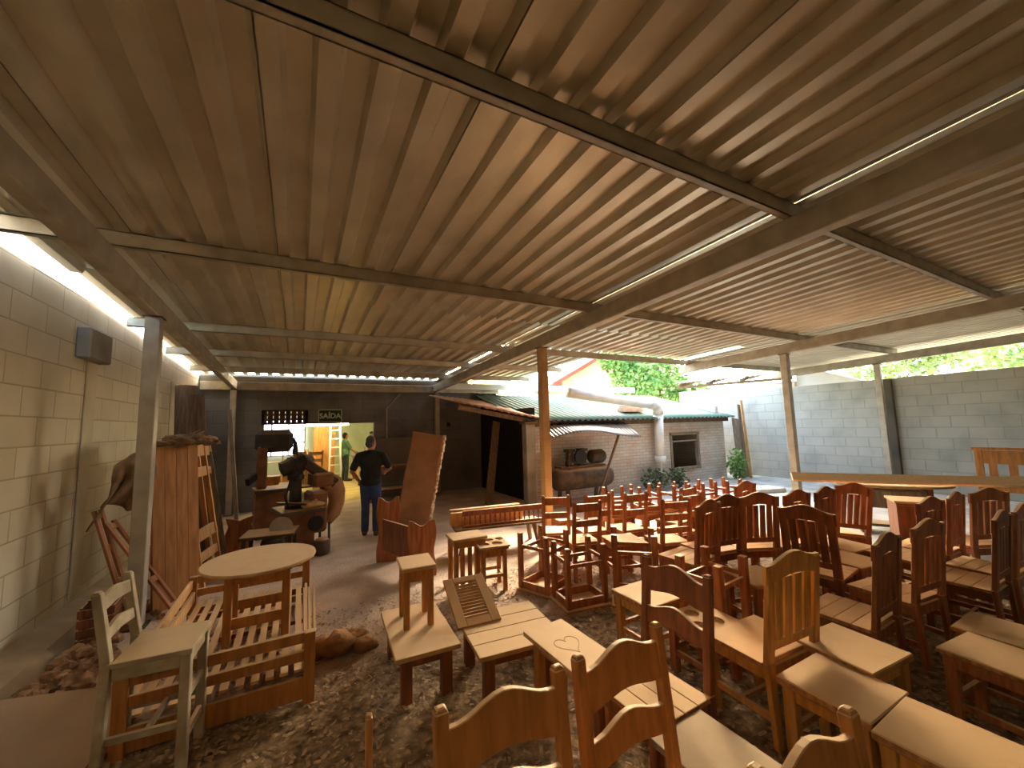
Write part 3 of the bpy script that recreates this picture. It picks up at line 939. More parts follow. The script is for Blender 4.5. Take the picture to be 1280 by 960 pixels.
# ------------------------------------------------------------------ centre: carved bench frame, mattress, railings, low tables
cb = thing('carved_bench', 'wooden bench frame with two carved wavy end boards, below the leaning mattress', 'bench', (0, 0, 0))
def end_board(c, h, w_, ang, nm):
    n_ = 16
    side = [(w_ / 2 * (1 + 0.10 * math.sin(i / n_ * 2 * PI * 1.5 + 0.6)), h * i / n_) for i in range(n_ + 1)]
    top = [(w_ / 2 * (1 - 2 * i / 10), h - 0.055 * math.sin(PI * i / 10) + 0.02 * math.sin(3 * PI * i / 10)) for i in range(1, 10)]
    poly = side + top + [(-x, z) for x, z in reversed(side)]
    M = Matrix.Translation(c) @ Matrix.Rotation(R(ang), 4, 'Z')
    return MB().prism(poly, 0.03, M).build(nm, W_RED, cb, bevel=0.003)
end_board((1.16, 6.05, 0), 0.90, 0.30, -14, 'end_board')
end_board((1.42, 5.22, 0), 0.70, 0.34, -14, 'end_board')
MB().bar((1.08, 6.0, 0.40), (1.33, 5.24, 0.40), 0.03, 0.42).build('side_board', W_DARK, cb, bevel=0.003)
MB().bar((1.26, 6.02, 0.36), (1.50, 5.28, 0.36), 0.20, 0.03).build('seat_board', W_TAN, cb, bevel=0.003)

mt = thing('mattress', 'brown upholstered slab leaning upright, its torn pale edge facing right', 'mattress', (0, 0, 0), 0)
mt.matrix_world = Matrix.Translation((1.80, 7.35, 0.0)) @ Matrix.Rotation(R(-16), 4, 'Z') @ Matrix.Rotation(R(10.5), 4, 'Y') @ Matrix.Rotation(R(-5), 4, 'X')
BR = mat('brown_upholstery', (150, 112, 80), (126, 92, 64), 3, 0.9, bump=0.15)
MB().box(-0.30, 0.28, -0.08, 0.10, 0, 1.80).build('body', BR, mt, bevel=0.02)
eg = MB()
for i in range(24):
    z = 0.02 + 1.74 * i / 23
    eg.blob((0.295, 0.01, z), (0.04, 0.095, 0.055), i, 0.8, 8, 6, 2.5)
eg.build('torn_edge', mat('pale_foam', (226, 206, 178), (196, 170, 138), 8, 0.95), mt, smooth=True)

tb = thing('trestle_bench', 'low rough bench carrying boards and a spindle rail, left of the centre post', 'bench', (2.78, 5.80, 0), -10)
MB().box(-0.70, 0.70, -0.2, 0.2, 0.34, 0.37).build('top', W_OLD, tb, bevel=0.003)
for sx in (-1, 1):
    for sy in (-1, 1):
        MB().bar((sx * 0.62, sy * 0.2, 0), (sx * 0.56, sy * 0.14, 0.34), 0.05, 0.05).build('leg', W_OLD, tb)
sr = thing('spindle_rail', 'dark spindle rail with many small turned bars standing on the low rough bench', 'railing', (2.84, 5.66, 0.372), -10)
MB().box(-0.66, 0.68, -0.02, 0.02, 0.17, 0.25).build('top_rail', W_DARK, sr, bevel=0.003)
MB().box(-0.66, 0.68, -0.02, 0.02, 0.0, 0.035).build('bottom_rail', W_DARK, sr, bevel=0.003)
for i in range(17):
    x = -0.62 + i * 0.079
    MB().lathe([(0.010, 0.036), (0.016, 0.07), (0.010, 0.10), (0.015, 0.14), (0.010, 0.169)], 8, Matrix.Translation((x, 0, 0))).build('spindle', W_DARK, sr)
for k, (y, z, x0, lb) in enumerate(((5.84, 0.375, -0.72, 'pale timber lying behind the spindle rail on the rough bench'), (5.95, 0.40, -0.70, 'second pale timber behind the spindle rail, farther from it'))):
    o = MB().box(x0, x0 + 1.15, -0.045, 0.045, 0, 0.20 if k == 0 else 0.23).build('timber', W_TAN, bevel=0.003)
    o.location, o.rotation_euler = (2.78, y, 0.372), (0, 0, R(-10 + 1.5 * k))
    tag(o, lb, 'timber', 'timbers on the rough bench')

t = low_table(W_DARK, W_PALE, 0.46, 0.80, 0.35, 1, name='low_table')
t.location, t.rotation_euler = (0.85, 3.26, 0), (0, 0, R(-3))
tag(t, 'dusty low table carrying a small tall stool', 'table')
t = low_table(W_DARK, W_PALE, 0.66, 0.66, 0.35, 4, name='low_table', along='x')
t.location, t.rotation_euler = (1.46, 2.90, 0), (0, 0, R(-6))
tag(t, 'low square table with four wide planks and a slanted louvre panel on it', 'table')
lv = thing('louvre_panel', 'slanted louvred wooden panel propped on the planked low table', 'panel')
lv.matrix_world = Matrix.Translation((1.28, 3.02, 0.353)) @ Matrix.Rotation(R(-4), 4, 'Z') @ Matrix.Rotation(R(-66), 4, 'X')
MB().box(-0.18, -0.10, -0.012, 0.012, 0, 0.50).build('stile', W_PALE, lv, bevel=0.003)
MB().box(0.10, 0.18, -0.012, 0.012, 0, 0.50).build('stile', W_PALE, lv, bevel=0.003)
MB().box(-0.099, 0.099, -0.012, 0.012, 0, 0.07).build('rail', W_PALE, lv, bevel=0.003)
MB().box(-0.099, 0.099, -0.012, 0.012, 0.44, 0.50).build('rail', W_PALE, lv, bevel=0.003)
for i in range(11):
    z = 0.085 + i * 0.032
    MB().bar((-0.099, 0, z), (0.099, 0, z), 0.02, 0.007, (0, 0.5, 0.9)).build('louvre', W_PALE, lv)
t = low_table(W_ORG, W_PALE, 0.34, 0.64, 0.45, 1, leg=0.06, name='low_bench')
t.location, t.rotation_euler = (1.60, 2.27, 0), (0, 0, R(2))
tag(t, 'long dusty bench top with a heart traced in the dust', 'bench')
hh = MB()
pts = []
for i in range(41):
    a = 2 * PI * i / 40
    hx = 0.085 * (16 * math.sin(a) ** 3) / 16
    hy = 0.085 * (13 * math.cos(a) - 5 * math.cos(2 * a) - 2 * math.cos(3 * a) - math.cos(4 * a)) / 16
    pts.append((hx, hy * 1.25 + 0.02, 0.4506))
for a_, b_ in zip(pts[:-1], pts[1:]):
    hh.bar(a_, b_, 0.007, 0.0012)
hh.build('dust_heart', W_OLD, t)
t = low_table(W_ORG, W_GREY, 0.36, 0.66, 0.45, 1, leg=0.06, name='low_bench')
t.location, t.rotation_euler = (1.64, 1.14, 0), (0, 0, R(1))
tag(t, 'long smooth grey-dusted bench behind the nearest ladder-back chairs', 'bench')

place('STN2', lambda: stool(W_ORG, 0.27, 0.33, 0.46, top=W_PALE, leg=0.045, st=False, apron=0.085), 'small tall stool standing on the dusty low table', 'stool', (0.865, 3.36, 0.352), -5)
sd = stool(W_ORG, 0.42, 0.34, 0.60, top=W_PALE, leg=0.05, st=False)
for i in range(3):
    MB().box(-0.09 + i * 0.09 - 0.025, -0.09 + i * 0.09 + 0.025, -0.135, -0.119, 0.05, 0.49).build('slat', W_ORG, sd)
MB().box(-0.14, 0.14, -0.135, -0.119, 0.02, 0.05).build('rail', W_ORG, sd)
sd.name = 'slatted_stand'
sd.location, sd.rotation_euler = (1.79, 4.60, 0), (0, 0, R(-4))
tag(sd, 'tall wooden stand with vertical slats right behind the louvre panel', 'stand')

def hole_board(w_, d_, t_, holes, label, loc, rz):
    cu = bpy.data.curves.new('hole_board', 'CURVE')
    cu.dimensions = '2D'
    cu.fill_mode = 'BOTH'
    cu.extrude = t_ / 2
    def loop(ps):
        s_ = cu.splines.new('POLY')
        s_.points.add(len(ps) - 1)
        for p_, q_ in zip(s_.points, ps):
            p_.co = (q_[0], q_[1], 0, 1)
        s_.use_cyclic_u = True
    loop([(-w_ / 2, -d_ / 2), (w_ / 2, -d_ / 2), (w_ / 2, d_ / 2), (-w_ / 2, d_ / 2)])
    for x, y, r in holes:
        loop([(x + r * math.cos(2 * PI * k / 24), y + r * math.sin(2 * PI * k / 24)) for k in range(24)])
    tmp = bpy.data.objects.new('tmp_curve', cu)
    col.objects.link(tmp)
    bpy.context.view_layer.update()
    me = bpy.data.meshes.new_from_object(tmp.evaluated_get(bpy.context.evaluated_depsgraph_get()))
    bpy.data.objects.remove(tmp)
    me.materials.clear()
    me.materials.append(W_PALE)
    o = bpy.data.objects.new('hole_board', me)
    col.objects.link(o)
    o.location, o.rotation_euler = loc, (0, 0, R(rz))
    return tag(o, label, 'board', 'boards with round cut-outs')
hl = [(-0.13, 0.1, 0.055), (0.0, 0.1, 0.055), (0.13, 0.1, 0.05), (-0.1, -0.06, 0.06), (0.06, -0.06, 0.065)]
hole_board(0.44, 0.40, 0.02, hl, 'dusty board with round cut-outs beside the dark arched ladder-back chair', (2.72, 2.13, 0.391), -4)
place('STL', lambda: stool(W_RED, 0.40, 0.38, 0.38), 'stool underneath the board with round cut-outs', 'stool', (2.72, 2.13, 0), 0, GS)
hole_board(0.36, 0.38, 0.02, hl, 'small board with round holes on top of the slender tall stool', (2.03, 4.42, 0.511), -10)

# ------------------------------------------------------------------ far right: plank, oval table, cabinet, headboard
o = MB().bar((5.78, 2.99, 1.11), (7.62, 0.30, 1.13), 0.03, 0.17, (0.62, 0.42, 0.38)).build('long_plank', W_CREAM, bevel=0.003)
tag(o, 'long pale plank laid across the chair backs at the right', 'plank')
ov = thing('oval_table', 'table with a rounded pale top behind the long plank, before the right wall', 'table', (8.55, 2.95, 0), -58)
MB().lathe([(0.56, 0.74), (0.60, 0.75), (0.60, 0.775), (0.58, 0.785)], 40, Matrix.Diagonal((1.25, 0.7, 1, 1))).build('tabletop', W_PALE, ov)
for sx in (-1, 1):
    MB().box(sx * 0.42 - 0.03, sx * 0.42 + 0.03, -0.2, 0.2, 0, 0.739).build('leg', W_DARK, ov)
MB().box(-0.38, 0.38, -0.18, 0.18, 0.4, 0.68).build('drawer_box', W_GREY, ov)
MB().box(-0.38, 0.38, -0.16, 0.16, 0.1, 0.14).build('shelf', W_GREY, ov)
cbn = thing('small_cabinet', 'small dark cabinet with a pale dusty top, between the two groups of slat-back chairs', 'cabinet', (7.20, 2.20, 0), -58)
MB().box(-0.30, 0.30, -0.22, 0.22, 0.745, 0.775).build('top', W_PALE, cbn, bevel=0.003)
MB().box(-0.28, 0.28, -0.20, 0.20, 0.06, 0.744).build('body', W_DARK, cbn)
for sx in (-1, 1):
    MB().box(sx * 0.14 - 0.13, sx * 0.14 + 0.13, -0.215, -0.201, 0.09, 0.72).build('door', W_DARK, cbn, bevel=0.003)
    for sy in (-1, 1):
        MB().box(sx * 0.26 - 0.02, sx * 0.26 + 0.02, sy * 0.18 - 0.02, sy * 0.18 + 0.02, 0, 0.059).build('foot', W_DARK, cbn)
hd = thing('bed_headboard', 'reddish framed headboard with slots standing near the right block wall', 'headboard', (11.2, 1.9, 0), -85)
for x in (-0.62, 0.62):
    MB().box(x - 0.05, x + 0.05, -0.03, 0.03, 0, 1.2).build('post', W_ORG, hd, bevel=0.004)
MB().box(-0.70, 0.70, -0.04, 0.04, 1.2, 1.25).build('cap_rail', W_ORG, hd, bevel=0.004)
MB().box(-0.569, 0.569, -0.02, 0.02, 0.95, 1.19).build('cross_rail', W_ORG, hd)
MB().box(-0.569, 0.569, -0.02, 0.02, 0.45, 0.60).build('cross_rail', W_ORG, hd)
for i in range(5):
    x = -0.46 + 0.23 * i
    MB().box(x - 0.05, x + 0.05, -0.015, 0.015, 0.601, 0.949).build('slat', W_ORG, hd)
wb = MB()
for k in range(4):
    wb.box(-0.6 + 0.02 * k, 0.6 - 0.01 * k, -0.3, 0.3 - 0.015 * k, 0.026 * k, 0.026 * k + 0.024)
o = wb.build('white_sheets', mat('white_sheet', (226, 226, 222), (204, 206, 204), 3, 0.6), bevel=0.003)
o.location, o.rotation_euler = (10.5, 6.3, 0), (0, 0, R(-18))
tag(o, 'white sheets lying on the pale yard floor before the right block wall', 'sheets')
for k, (x0, x1, w_, h_, lb) in enumerate(((12.85, 13.12, 0.30, 2.35, 'tallest grey board leaning in the corner of the right block wall'),
                                          (12.45, 12.75, 0.34, 1.9, 'wide weathered board leaning left of the tallest one'), (12.72, 13.10, 0.12, 2.5, 'narrow pale batten leaning between the two grey boards'))):
    o = MB().bar((x0 - 0.02 * k, 8.0 - 0.12 * k, 0), (x1, 8.2 - 0.03 * k, h_), w_, 0.03, (0, 1, 0)).build('leaning_board', W_GREY if k < 2 else W_TAN)
    tag(o, lb, 'board', 'boards leaning in the right corner')

# ------------------------------------------------------------------ the brick shed and yard beyond the opening
SHEDM = blockmat('whitewashed_brick', (206, 202, 194), (190, 184, 174), (166, 160, 150), 0.25, 0.085, 'xz', ms=0.008, bump=0.5, stain=(186, 132, 104))
sh = thing('brick_shed', 'low whitewashed brick shed with a rusted corrugated roof across the yard', 'shed', (8.6, 8.3, 0))
def shed_box(name, m, *b_, parent=sh, bevel=0.0):
    x0, x1, y0, y1, z0, z1 = b_
    return MB().box(x0 - 8.6, x1 - 8.6, y0 - 8.3, y1 - 8.3, z0, z1).build(name, m, parent, bevel=bevel)
m_ = MB()
for b_ in ((5.0, 9.72, 8.3, 8.45, 0, 1.95), (11.02, 12.3, 8.3, 8.45, 0, 1.95), (9.72, 11.02, 8.3, 8.45, 0, 0.45), (9.72, 11.02, 8.3, 8.45, 1.5, 1.95)):
    m_.box(b_[0] - 8.6, b_[1] - 8.6, b_[2] - 8.3, b_[3] - 8.3, b_[4], b_[5])
m_.build('front_wall', SHEDM, sh)
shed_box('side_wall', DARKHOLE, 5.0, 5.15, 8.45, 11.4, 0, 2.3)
shed_box('side_wall', SHEDM, 12.15, 12.3, 8.45, 11.4, 0, 2.3)
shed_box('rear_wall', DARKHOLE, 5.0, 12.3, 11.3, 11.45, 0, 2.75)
wfm = MB()
for b_ in ((9.72, 9.80, 8.27, 8.36, 0.45, 1.5), (10.94, 11.02, 8.27, 8.36, 0.45, 1.5), (9.72, 11.02, 8.27, 8.36, 0.40, 0.48), (9.72, 11.02, 8.27, 8.36, 1.44, 1.52), (9.8, 10.94, 8.28, 8.34, 1.24, 1.28)):
    wfm.box(b_[0] - 8.6, b_[1] - 8.6, b_[2] - 8.3, b_[3] - 8.3, b_[4], b_[5])
wo = wfm.build('window_frame', W_GREY, sh)
shed_box('wall_plate', W_OLD, 4.9, 12.4, 8.18, 8.28, 1.82, 1.95)
def wavy(x0, x1, pitch, amp, corner_fn, nv, name, m, parent=None, thick=0.006):
    n_ = int((x1 - x0) / pitch * 8)
    vs, fs = [], []
    for j in range(nv + 1):
        for i in range(n_ + 1):
            x = x0 + (x1 - x0) * i / n_
            p = Vector(corner_fn(i / n_, j / nv))
            vs.append((p.x, p.y, p.z + amp * math.sin(2 * PI * (x - x0) / pitch)))
    fs = [(j * (n_ + 1) + i, j * (n_ + 1) + i + 1, (j + 1) * (n_ + 1) + i + 1, (j + 1) * (n_ + 1) + i) for j in range(nv) for i in range(n_)]
    o = MB().add(vs, fs).build(name, m, parent, smooth=True)
    md = o.modifiers.new('thick', 'SOLIDIFY')
    md.thickness = thick
    return o
FIBRO = mat('weathered_fibre_cement', (112, 116, 110), (74, 106, 88), 0.8, 0.85, bump=0.1)
wavy(4.7, 12.5, 0.18, 0.025, lambda u, v: (4.7 + 7.8 * u - 8.6, 7.98 + 3.5 * v - 8.3, 1.96 + 0.92 * v), 8, 'roof_sheet', FIBRO, sh)
rnd2 = random.Random(3)
lb = MB()
for x in (8.05, 8.3, 8.55):
    lb.box(x - 8.6, x + 0.24 - 8.6, 8.45 - 8.3, 8.75 - 8.3, 2.12, 2.22)
    lb.box(x + 0.1 - 8.6, x + 0.34 - 8.6, 8.5 - 8.3, 8.8 - 8.3, 2.221, 2.31)
tag(lb.build('loose_bricks', mat('loose_brick', (178, 150, 128), (140, 108, 88), 5, 0.9), loc=(8.6 + 0.15, 8.3 + 0.05, 0.05)), 'few loose bricks weighing down the shed roof beside the white pipe', 'bricks')
tag(MB().box(3.75, 11.4, 11.2, 11.3, 2.98, 3.17).build('gutter', PVC, bevel=0.02), 'long white gutter board above the shed roof', 'gutter')

lt = thing('lean_to_roof', 'pinkish old roofing sheet hanging low over the dark lean-to, left of the compressor', 'roof sheet', (0, 0, 0))
PINK = mat('pink_fibre_sheet', (206, 160, 128), (176, 128, 98), 1.5, 0.85)
def lean_fn(u, v):
    a_ = Vector((2.98, 8.0, 2.40)).lerp(Vector((5.5, 8.0, 1.93)), u)
    b_ = Vector((3.3, 11.3, 2.80)).lerp(Vector((5.6, 11.3, 2.62)), u)
    return a_.lerp(b_, v)
wavy(2.98, 5.5, 0.18, 0.02, lean_fn, 6, 'roof_sheet', PINK, lt)
MB().bar((3.0, 8.08, 2.30), (5.3, 8.08, 1.87), 0.06, 0.10).build('front_rafter', W_OLD, lt)
p = thing('shed_post', 'pale square pillar holding the low end of the lean-to roof', 'post', (4.66, 7.95, 0))
MB().box(-0.12, 0.12, -0.1, 0.1, 0, 1.9).build('shaft', mat('pale_pillar', (150, 142, 130), (112, 104, 92), 2, 0.9), p, bevel=0.01)
MB().box(-0.16, 0.16, -0.13, 0.13, 1.9, 1.94).build('cap', W_OLD, p)
o = MB().bar((3.95, 8.7, 0.0), (4.50, 9.3, 1.98), 0.20, 0.03, (0, 1, 0)).build('leaning_board', W_OLD)
tag(o, 'brown board leaning in the dark lean-to, left of the pale pillar', 'board')
AW = mat('rusty_pale_sheet', (138, 126, 116), (108, 84, 70), 1.2, 0.5, metal=0.1)
def aw_fn(u, v):
    x = 5.0 + 2.7 * u
    sag = 0.10 * math.sin(u * 5.0) - 0.12 * max(0, u - 0.55)
    return (x + 0.15 * v, 7.45 + 0.75 * v, 1.56 + sag * (1 - v) + 0.32 * v + 0.10 * u * (1 - v))
o = wavy(5.0, 7.7, 0.10, 0.014, aw_fn, 6, 'awning_sheet', AW)
tag(o, 'bent corrugated metal sheet propped out from the shed over the compressor', 'roof sheet')
o = MB().bar((5.95, 7.25, 0.0), (7.02, 7.55, 1.55), 0.045, 0.045).build('prop_pole', W_OLD)
tag(o, 'slanting wooden prop holding up the bent metal sheet', 'pole')

pp = thing('drain_pipe', 'thick white plastic pipe running along the shed roof and bending down its wall', 'pipe', (0, 0, 0))
MB().path([(5.95, 8.10, 2.66), (7.5, 8.10, 2.49), (8.85, 8.10, 2.36)], 0.13, 20).build('upper_run', PVC, pp, smooth=True)
MB().path([(8.78, 8.10, 2.365), (8.93, 8.10, 2.35), (9.03, 8.10, 2.29), (9.08, 8.10, 2.20), (9.08, 8.10, 2.06)], 0.145, 20).build('elbow', PVC, pp, smooth=True)
MB().path([(9.08, 8.10, 2.10), (9.06, 8.10, 0.86)], 0.13, 20).build('downpipe', PVC, pp, smooth=True)
MB().path([(9.06, 8.10, 0.90), (9.06, 8.10, 0.72)], 0.155, 20).build('collar', PVC, pp, smooth=True)
MB().path([(9.06, 8.10, 0.74), (9.05, 8.10, 0.0)], 0.045, 12).build('lower_pipe', PVC, pp, smooth=True)

ac = thing('air_compressor', 'big dusty air compressor tank with two pump heads, below the bent metal sheet', 'compressor', (6.0, 7.75, 0))
Mx = Matrix.Rotation(R(90), 4, 'Y')
MB().lathe([(0.05, -0.86), (0.16, -0.84), (0.24, -0.78), (0.27, -0.70), (0.27, 0.70), (0.24, 0.78), (0.16, 0.84), (0.05, 0.86)], 28, Matrix.Translation((0, 0, 0.60)) @ Mx).build('tank', IRON, ac, smooth=True)
for x in (-0.55, 0.55):
    m_ = MB()
    for s in (-1, 1):
        m_.bar((x, s * 0.22, 0), (x, s * 0.14, 0.40), 0.10, 0.03)
    m_.build('foot', IRON, ac)
MB().box(-0.70, 0.60, -0.15, 0.15, 0.86, 0.89).build('deck_plate', IRON, ac)
for x, k in ((-0.35, 0), (0.02, 1)):
    pm = MB().lathe([(0.10, 0), (0.12, 0.05), (0.10, 0.10)], 14, Matrix.Translation((x, 0, 0.89)))
    for i in range(6):
        pm.lathe([(0.11, 0.0), (0.11, 0.018)], 14, Matrix.Translation((x, 0, 1.0 + i * 0.035)))
        pm.lathe([(0.08, 0.0), (0.08, 0.036)], 14, Matrix.Translation((x, 0, 1.0 + i * 0.035)))
    pm.box(x - 0.1, x + 0.1, -0.1, 0.1, 1.21, 1.28)
    pm.build('pump_head', IRON_B, ac)
MB().lathe([(0.10, -0.22), (0.16, -0.20), (0.17, 0.12), (0.12, 0.2)], 18, Matrix.Translation((0.48, 0, 1.07)) @ Mx).build('motor', IRON_B, ac, smooth=True)
MB().lathe([(0.17, -0.03), (0.18, 0.0), (0.17, 0.03)], 24, Matrix.Translation((-0.16, -0.17, 1.10)) @ Matrix.Rotation(R(90), 4, 'X')).build('belt_guard', BLACK, ac)
MB().path([(-0.35, -0.11, 1.24), (-0.5, -0.2, 1.15), (-0.55, -0.22, 0.9), (-0.45, -0.15, 0.83)], 0.015, 8).build('air_pipe', IRON, ac)

# neighbours beyond the walls
hs = thing('neighbour_house', 'salmon house with red eaves rising behind the shed roof', 'house', (20.5, 22, 0))
pts = [(-4.2, 0), (4.2, 0), (4.2, 5.0), (0, 7.3), (-4.2, 5.0)]
MB().prism(pts, 6.0, Matrix.Translation((0, 3.2, 0))).build('wall', mat('salmon_wall', (226, 178, 146), (206, 156, 124), 1, 0.9), hs)
for s in (-1, 1):
    MB().bar((s * 0.0, 3.0, 7.45), (s * 5.2, 3.0, 4.62), 7.2, 0.14, (0, 0, 1)).build('roof_slope', mat('grey_roof_tile', (168, 160, 152), (140, 132, 124), 2, 0.9), hs)
    MB().bar((s * 0.0, -0.62, 7.36), (s * 5.2, -0.62, 4.53), 0.06, 0.22, (0, 0, 1)).build('eave_board', mat('red_eave', (176, 78, 58), (150, 62, 46), 2, 0.8), hs)
hs.rotation_euler = (0, 0, R(-12))
nr = thing('neighbour_roof', 'old corrugated roof on wooden rafters showing over the right wall corner', 'roof', (0, 0, 0))
wavy(0, 4.4, 0.18, 0.02, lambda u, v: (13.7 + 3.0 * v, 6.9 + 4.4 * u, 3.30 + 0.10 * u + 0.55 * v), 3, 'roof_sheet', W_GREY, nr)
for y in (7.1, 8.4, 9.7, 11.0):
    MB().bar((13.6, y, 3.20 + 0.02 * (y - 7)), (16.6, y, 3.75 + 0.02 * (y - 7)), 0.07, 0.10).build('rafter', W_OLD, nr)
MB().bar((13.9, 6.9, 3.14), (13.9, 11.3, 3.24), 0.1, 0.1).build('wall_plate', W_OLD, nr)
MB().box(14.0, 14.15, 6.9, 11.3, 0, 3.05).build('wall', mat('pale_neighbour_wall', (214, 202, 182), (190, 176, 154), 1.5, 0.9), nr)
wg = MB().prism([(-0.9, 0), (0.9, 0), (0.9, 2.85), (-0.6, 3.45), (-0.9, 3.45)], 0.15, Matrix.Rotation(R(-90), 4, 'Z'))
o = wg.build('white_gable', mat('white_gable_paint', (232, 234, 236), (214, 218, 220), 1, 0.8), loc=(14.2, 6.0, 0))
tag(o, 'small white gable wall just above the right block wall', 'wall')
yb = thing('yellow_building', 'yellow building seen above the right wall at the picture edge', 'building', (24, 4.6, 0))
MB().box(0, 4, -2.4, 1.2, 0, 8).build('wall', mat('yellow_wall', (240, 214, 130), (226, 196, 110), 1, 0.9), yb)
for y in (-1.6, -0.2):
    f_ = MB().box(-0.06, 0.0, y - 0.4, y + 0.4, 2.2, 3.6).build('window', mat('pale_frame', (220, 220, 216), None, 2), yb)
    MB().box(-0.08, -0.061, y - 0.33, y + 0.33, 2.27, 3.53).build('pane', mat('dim_pane', (120, 132, 138), None, 2, 0.2), f_)

def tree(name, label, cat, loc, blobs, nleaf, leaf, m, trunk_h, tr=0.14, seed=1):
    r_ = random.Random(seed)
    t_ = thing(name, label, cat, loc, 0, 'greenery beyond the walls')
    lf = MB()
    for _ in range(nleaf):
        c, rad = r_.choice(blobs)
        d = Vector((r_.gauss(0, 1), r_.gauss(0, 1), r_.gauss(0, 1))).normalized() * (r_.random() ** 0.4)
        pc = Vector(c) + Vector((d.x * rad[0], d.y * rad[1], d.z * rad[2]))
        a_ = Vector((r_.uniform(-1, 1), r_.uniform(-1, 1), r_.uniform(-0.9, 0.3))).normalized()
        b_ = a_.cross(Vector((r_.uniform(-1, 1), r_.uniform(-1, 1), r_.uniform(-1, 1)))).normalized()
        L = leaf * r_.uniform(0.6, 1.3)
        lf.add([pc, pc + a_ * L * 0.5 + b_ * L * 0.28, pc + a_ * L, pc + a_ * L * 0.5 - b_ * L * 0.28], [(0, 1, 2, 3)])
    lf.build('foliage', m, t_)
    tk = MB().path([(0, 0, 0), (0.05, 0.02, trunk_h * 0.5), (0, 0, trunk_h)], [tr, tr * 0.8, tr * 0.6], 10)
    for c, rad in blobs:
        tk.path([(0, 0, trunk_h * 0.8), tuple(Vector((0, 0, trunk_h)).lerp(Vector(c), 0.5)), tuple(c)], [tr * 0.45, tr * 0.3, tr * 0.12], 6)
    tk.build('trunk', W_OLD, t_, smooth=True)
    return t_
def leafmat(name, c, c2):
    m = mat(name, c, c2, 1.2, 0.6)
    p_ = m.node_tree.nodes['Principled BSDF']
    p_.inputs['Transmission Weight'].default_value = 0.0
    p_.inputs['Subsurface Weight'].default_value = 0.0
    return m
LEAF = leafmat('leaf_green', (132, 164, 84), (84, 126, 60))
LEAF2 = leafmat('leaf_yellow_green', (140, 160, 96), (100, 128, 68))
tree('leafy_tree', 'bright green leafy tree behind the shed, below the roof edge', 'tree', (16.6, 14.6, 0),
     [((0, 0, 4.0), (1.7, 1.3, 1.1)), ((-2.0, -0.3, 3.9), (1.3, 1.2, 1.0)), ((1.7, -0.2, 3.5), (1.3, 1.2, 0.9)), ((0.3, 0.2, 5.2), (1.6, 1.4, 1.0)), ((2.3, -0.8, 2.9), (0.9, 0.8, 0.6)), ((-2.4, 0.2, 5.0), (1.2, 1.0, 0.8)), ((1.0, -0.8, 2.9), (1.2, 0.7, 0.5))],
     7000, 0.26, LEAF, 3.2, 0.16, 4)
tree('shrub', 'thin pale green shrub above the right wall, left of the outermost post', 'shrub', (16.3, 5.4, 0),
     [((0, 0, 3.3), (0.9, 1.3, 0.5)), ((0.4, -1.0, 3.7), (0.8, 0.9, 0.5))], 1500, 0.18, LEAF2, 2.6, 0.06, 5)
tree('shrub', 'thin shrub above the right wall, right of the outermost post', 'shrub', (17.8, 2.9, 0),
     [((0, 0, 3.4), (0.9, 1.2, 0.6)), ((0.2, -0.9, 3.9), (0.9, 0.8, 0.6))], 1300, 0.2, LEAF2, 2.8, 0.06, 6)
tree('shrub', 'low dark shrub at the foot of the shed wall, under the white pipe', 'shrub', (8.6, 7.9, 0),
     [((0, 0, 0.35), (0.5, 0.25, 0.3)), ((0.9, 0, 0.3), (0.3, 0.2, 0.28))], 500, 0.12, leafmat('leaf_dark', (96, 112, 76), (64, 80, 52)), 0.3, 0.02, 8)
tree('shrub', 'green weeds at the right corner of the shed', 'shrub', (12.2, 7.85, 0),
     [((0, 0, 0.5), (0.35, 0.25, 0.5))], 400, 0.12, LEAF, 0.4, 0.02, 9)

# ------------------------------------------------------------------ exit sign, vents, bench on the back wall
sg = thing('exit_sign', 'green exit sign reading SAÍDA above the workshop doorway', 'sign', (0.70, 11.47, 2.25))
MB().box(-0.285, 0.285, 0.0, 0.02, -0.17, 0.17).build('border', mat('sign_border', (196, 206, 180), None, 3), sg)
MB().box(-0.262, 0.262, -0.006, 0.0, -0.148, 0.148).build('panel', mat('sign_green', (34, 60, 44), (28, 52, 38), 3, 0.6), sg)
fc = bpy.data.curves.new('lettering', 'FONT')
fc.body = 'SA\u00cdDA'
fc.size = 0.185
fc.align_x = 'CENTER'
fc.align_y = 'CENTER'
fc.extrude = 0.003
fc.offset = 0.004
fc.materials.append(mat('sign_letters', (206, 214, 190), (196, 206, 182), 3))
tmp_f = bpy.data.objects.new('tmp_text', fc)
col.objects.link(tmp_f)
bpy.context.view_layer.update()
fo = bpy.data.objects.new('lettering', bpy.data.meshes.new_from_object(tmp_f.evaluated_get(bpy.context.evaluated_depsgraph_get())))
bpy.data.objects.remove(tmp_f)
col.objects.link(fo)
fo.parent = sg
fo.location, fo.rotation_euler = (0, -0.010, -0.005), (R(90), 0, 0)
wbn = thing('workbench', 'dark workbench along the back wall behind the leaning mattress', 'workbench', (2.50, 11.1, 0))
MB().box(-0.9, 0.95, -0.3, 0.3, 0.84, 0.90).build('top', W_DARK, wbn)
for sx in (-0.82, 0.86):
    for sy in (-0.24, 0.24):
        MB().box(sx - 0.05, sx + 0.05, sy - 0.05, sy + 0.05, 0, 0.84).build('leg', W_DARK, wbn)
MB().box(-0.8, 0.85, -0.25, 0.25, 0.25, 0.30).build('shelf', W_DARK, wbn)
o = MB().box(-0.62, 0.75, -0.012, 0.012, 0, 0.72).build('grey_panel', mat('grey_panel', (128, 120, 108), (104, 96, 84), 1.5, 0.8))
o.location, o.rotation_euler = (2.50, 11.33, 0.905), (R(-7), 0, 0)
tag(o, 'pale grey panel standing on the dark workbench against the back wall', 'panel')
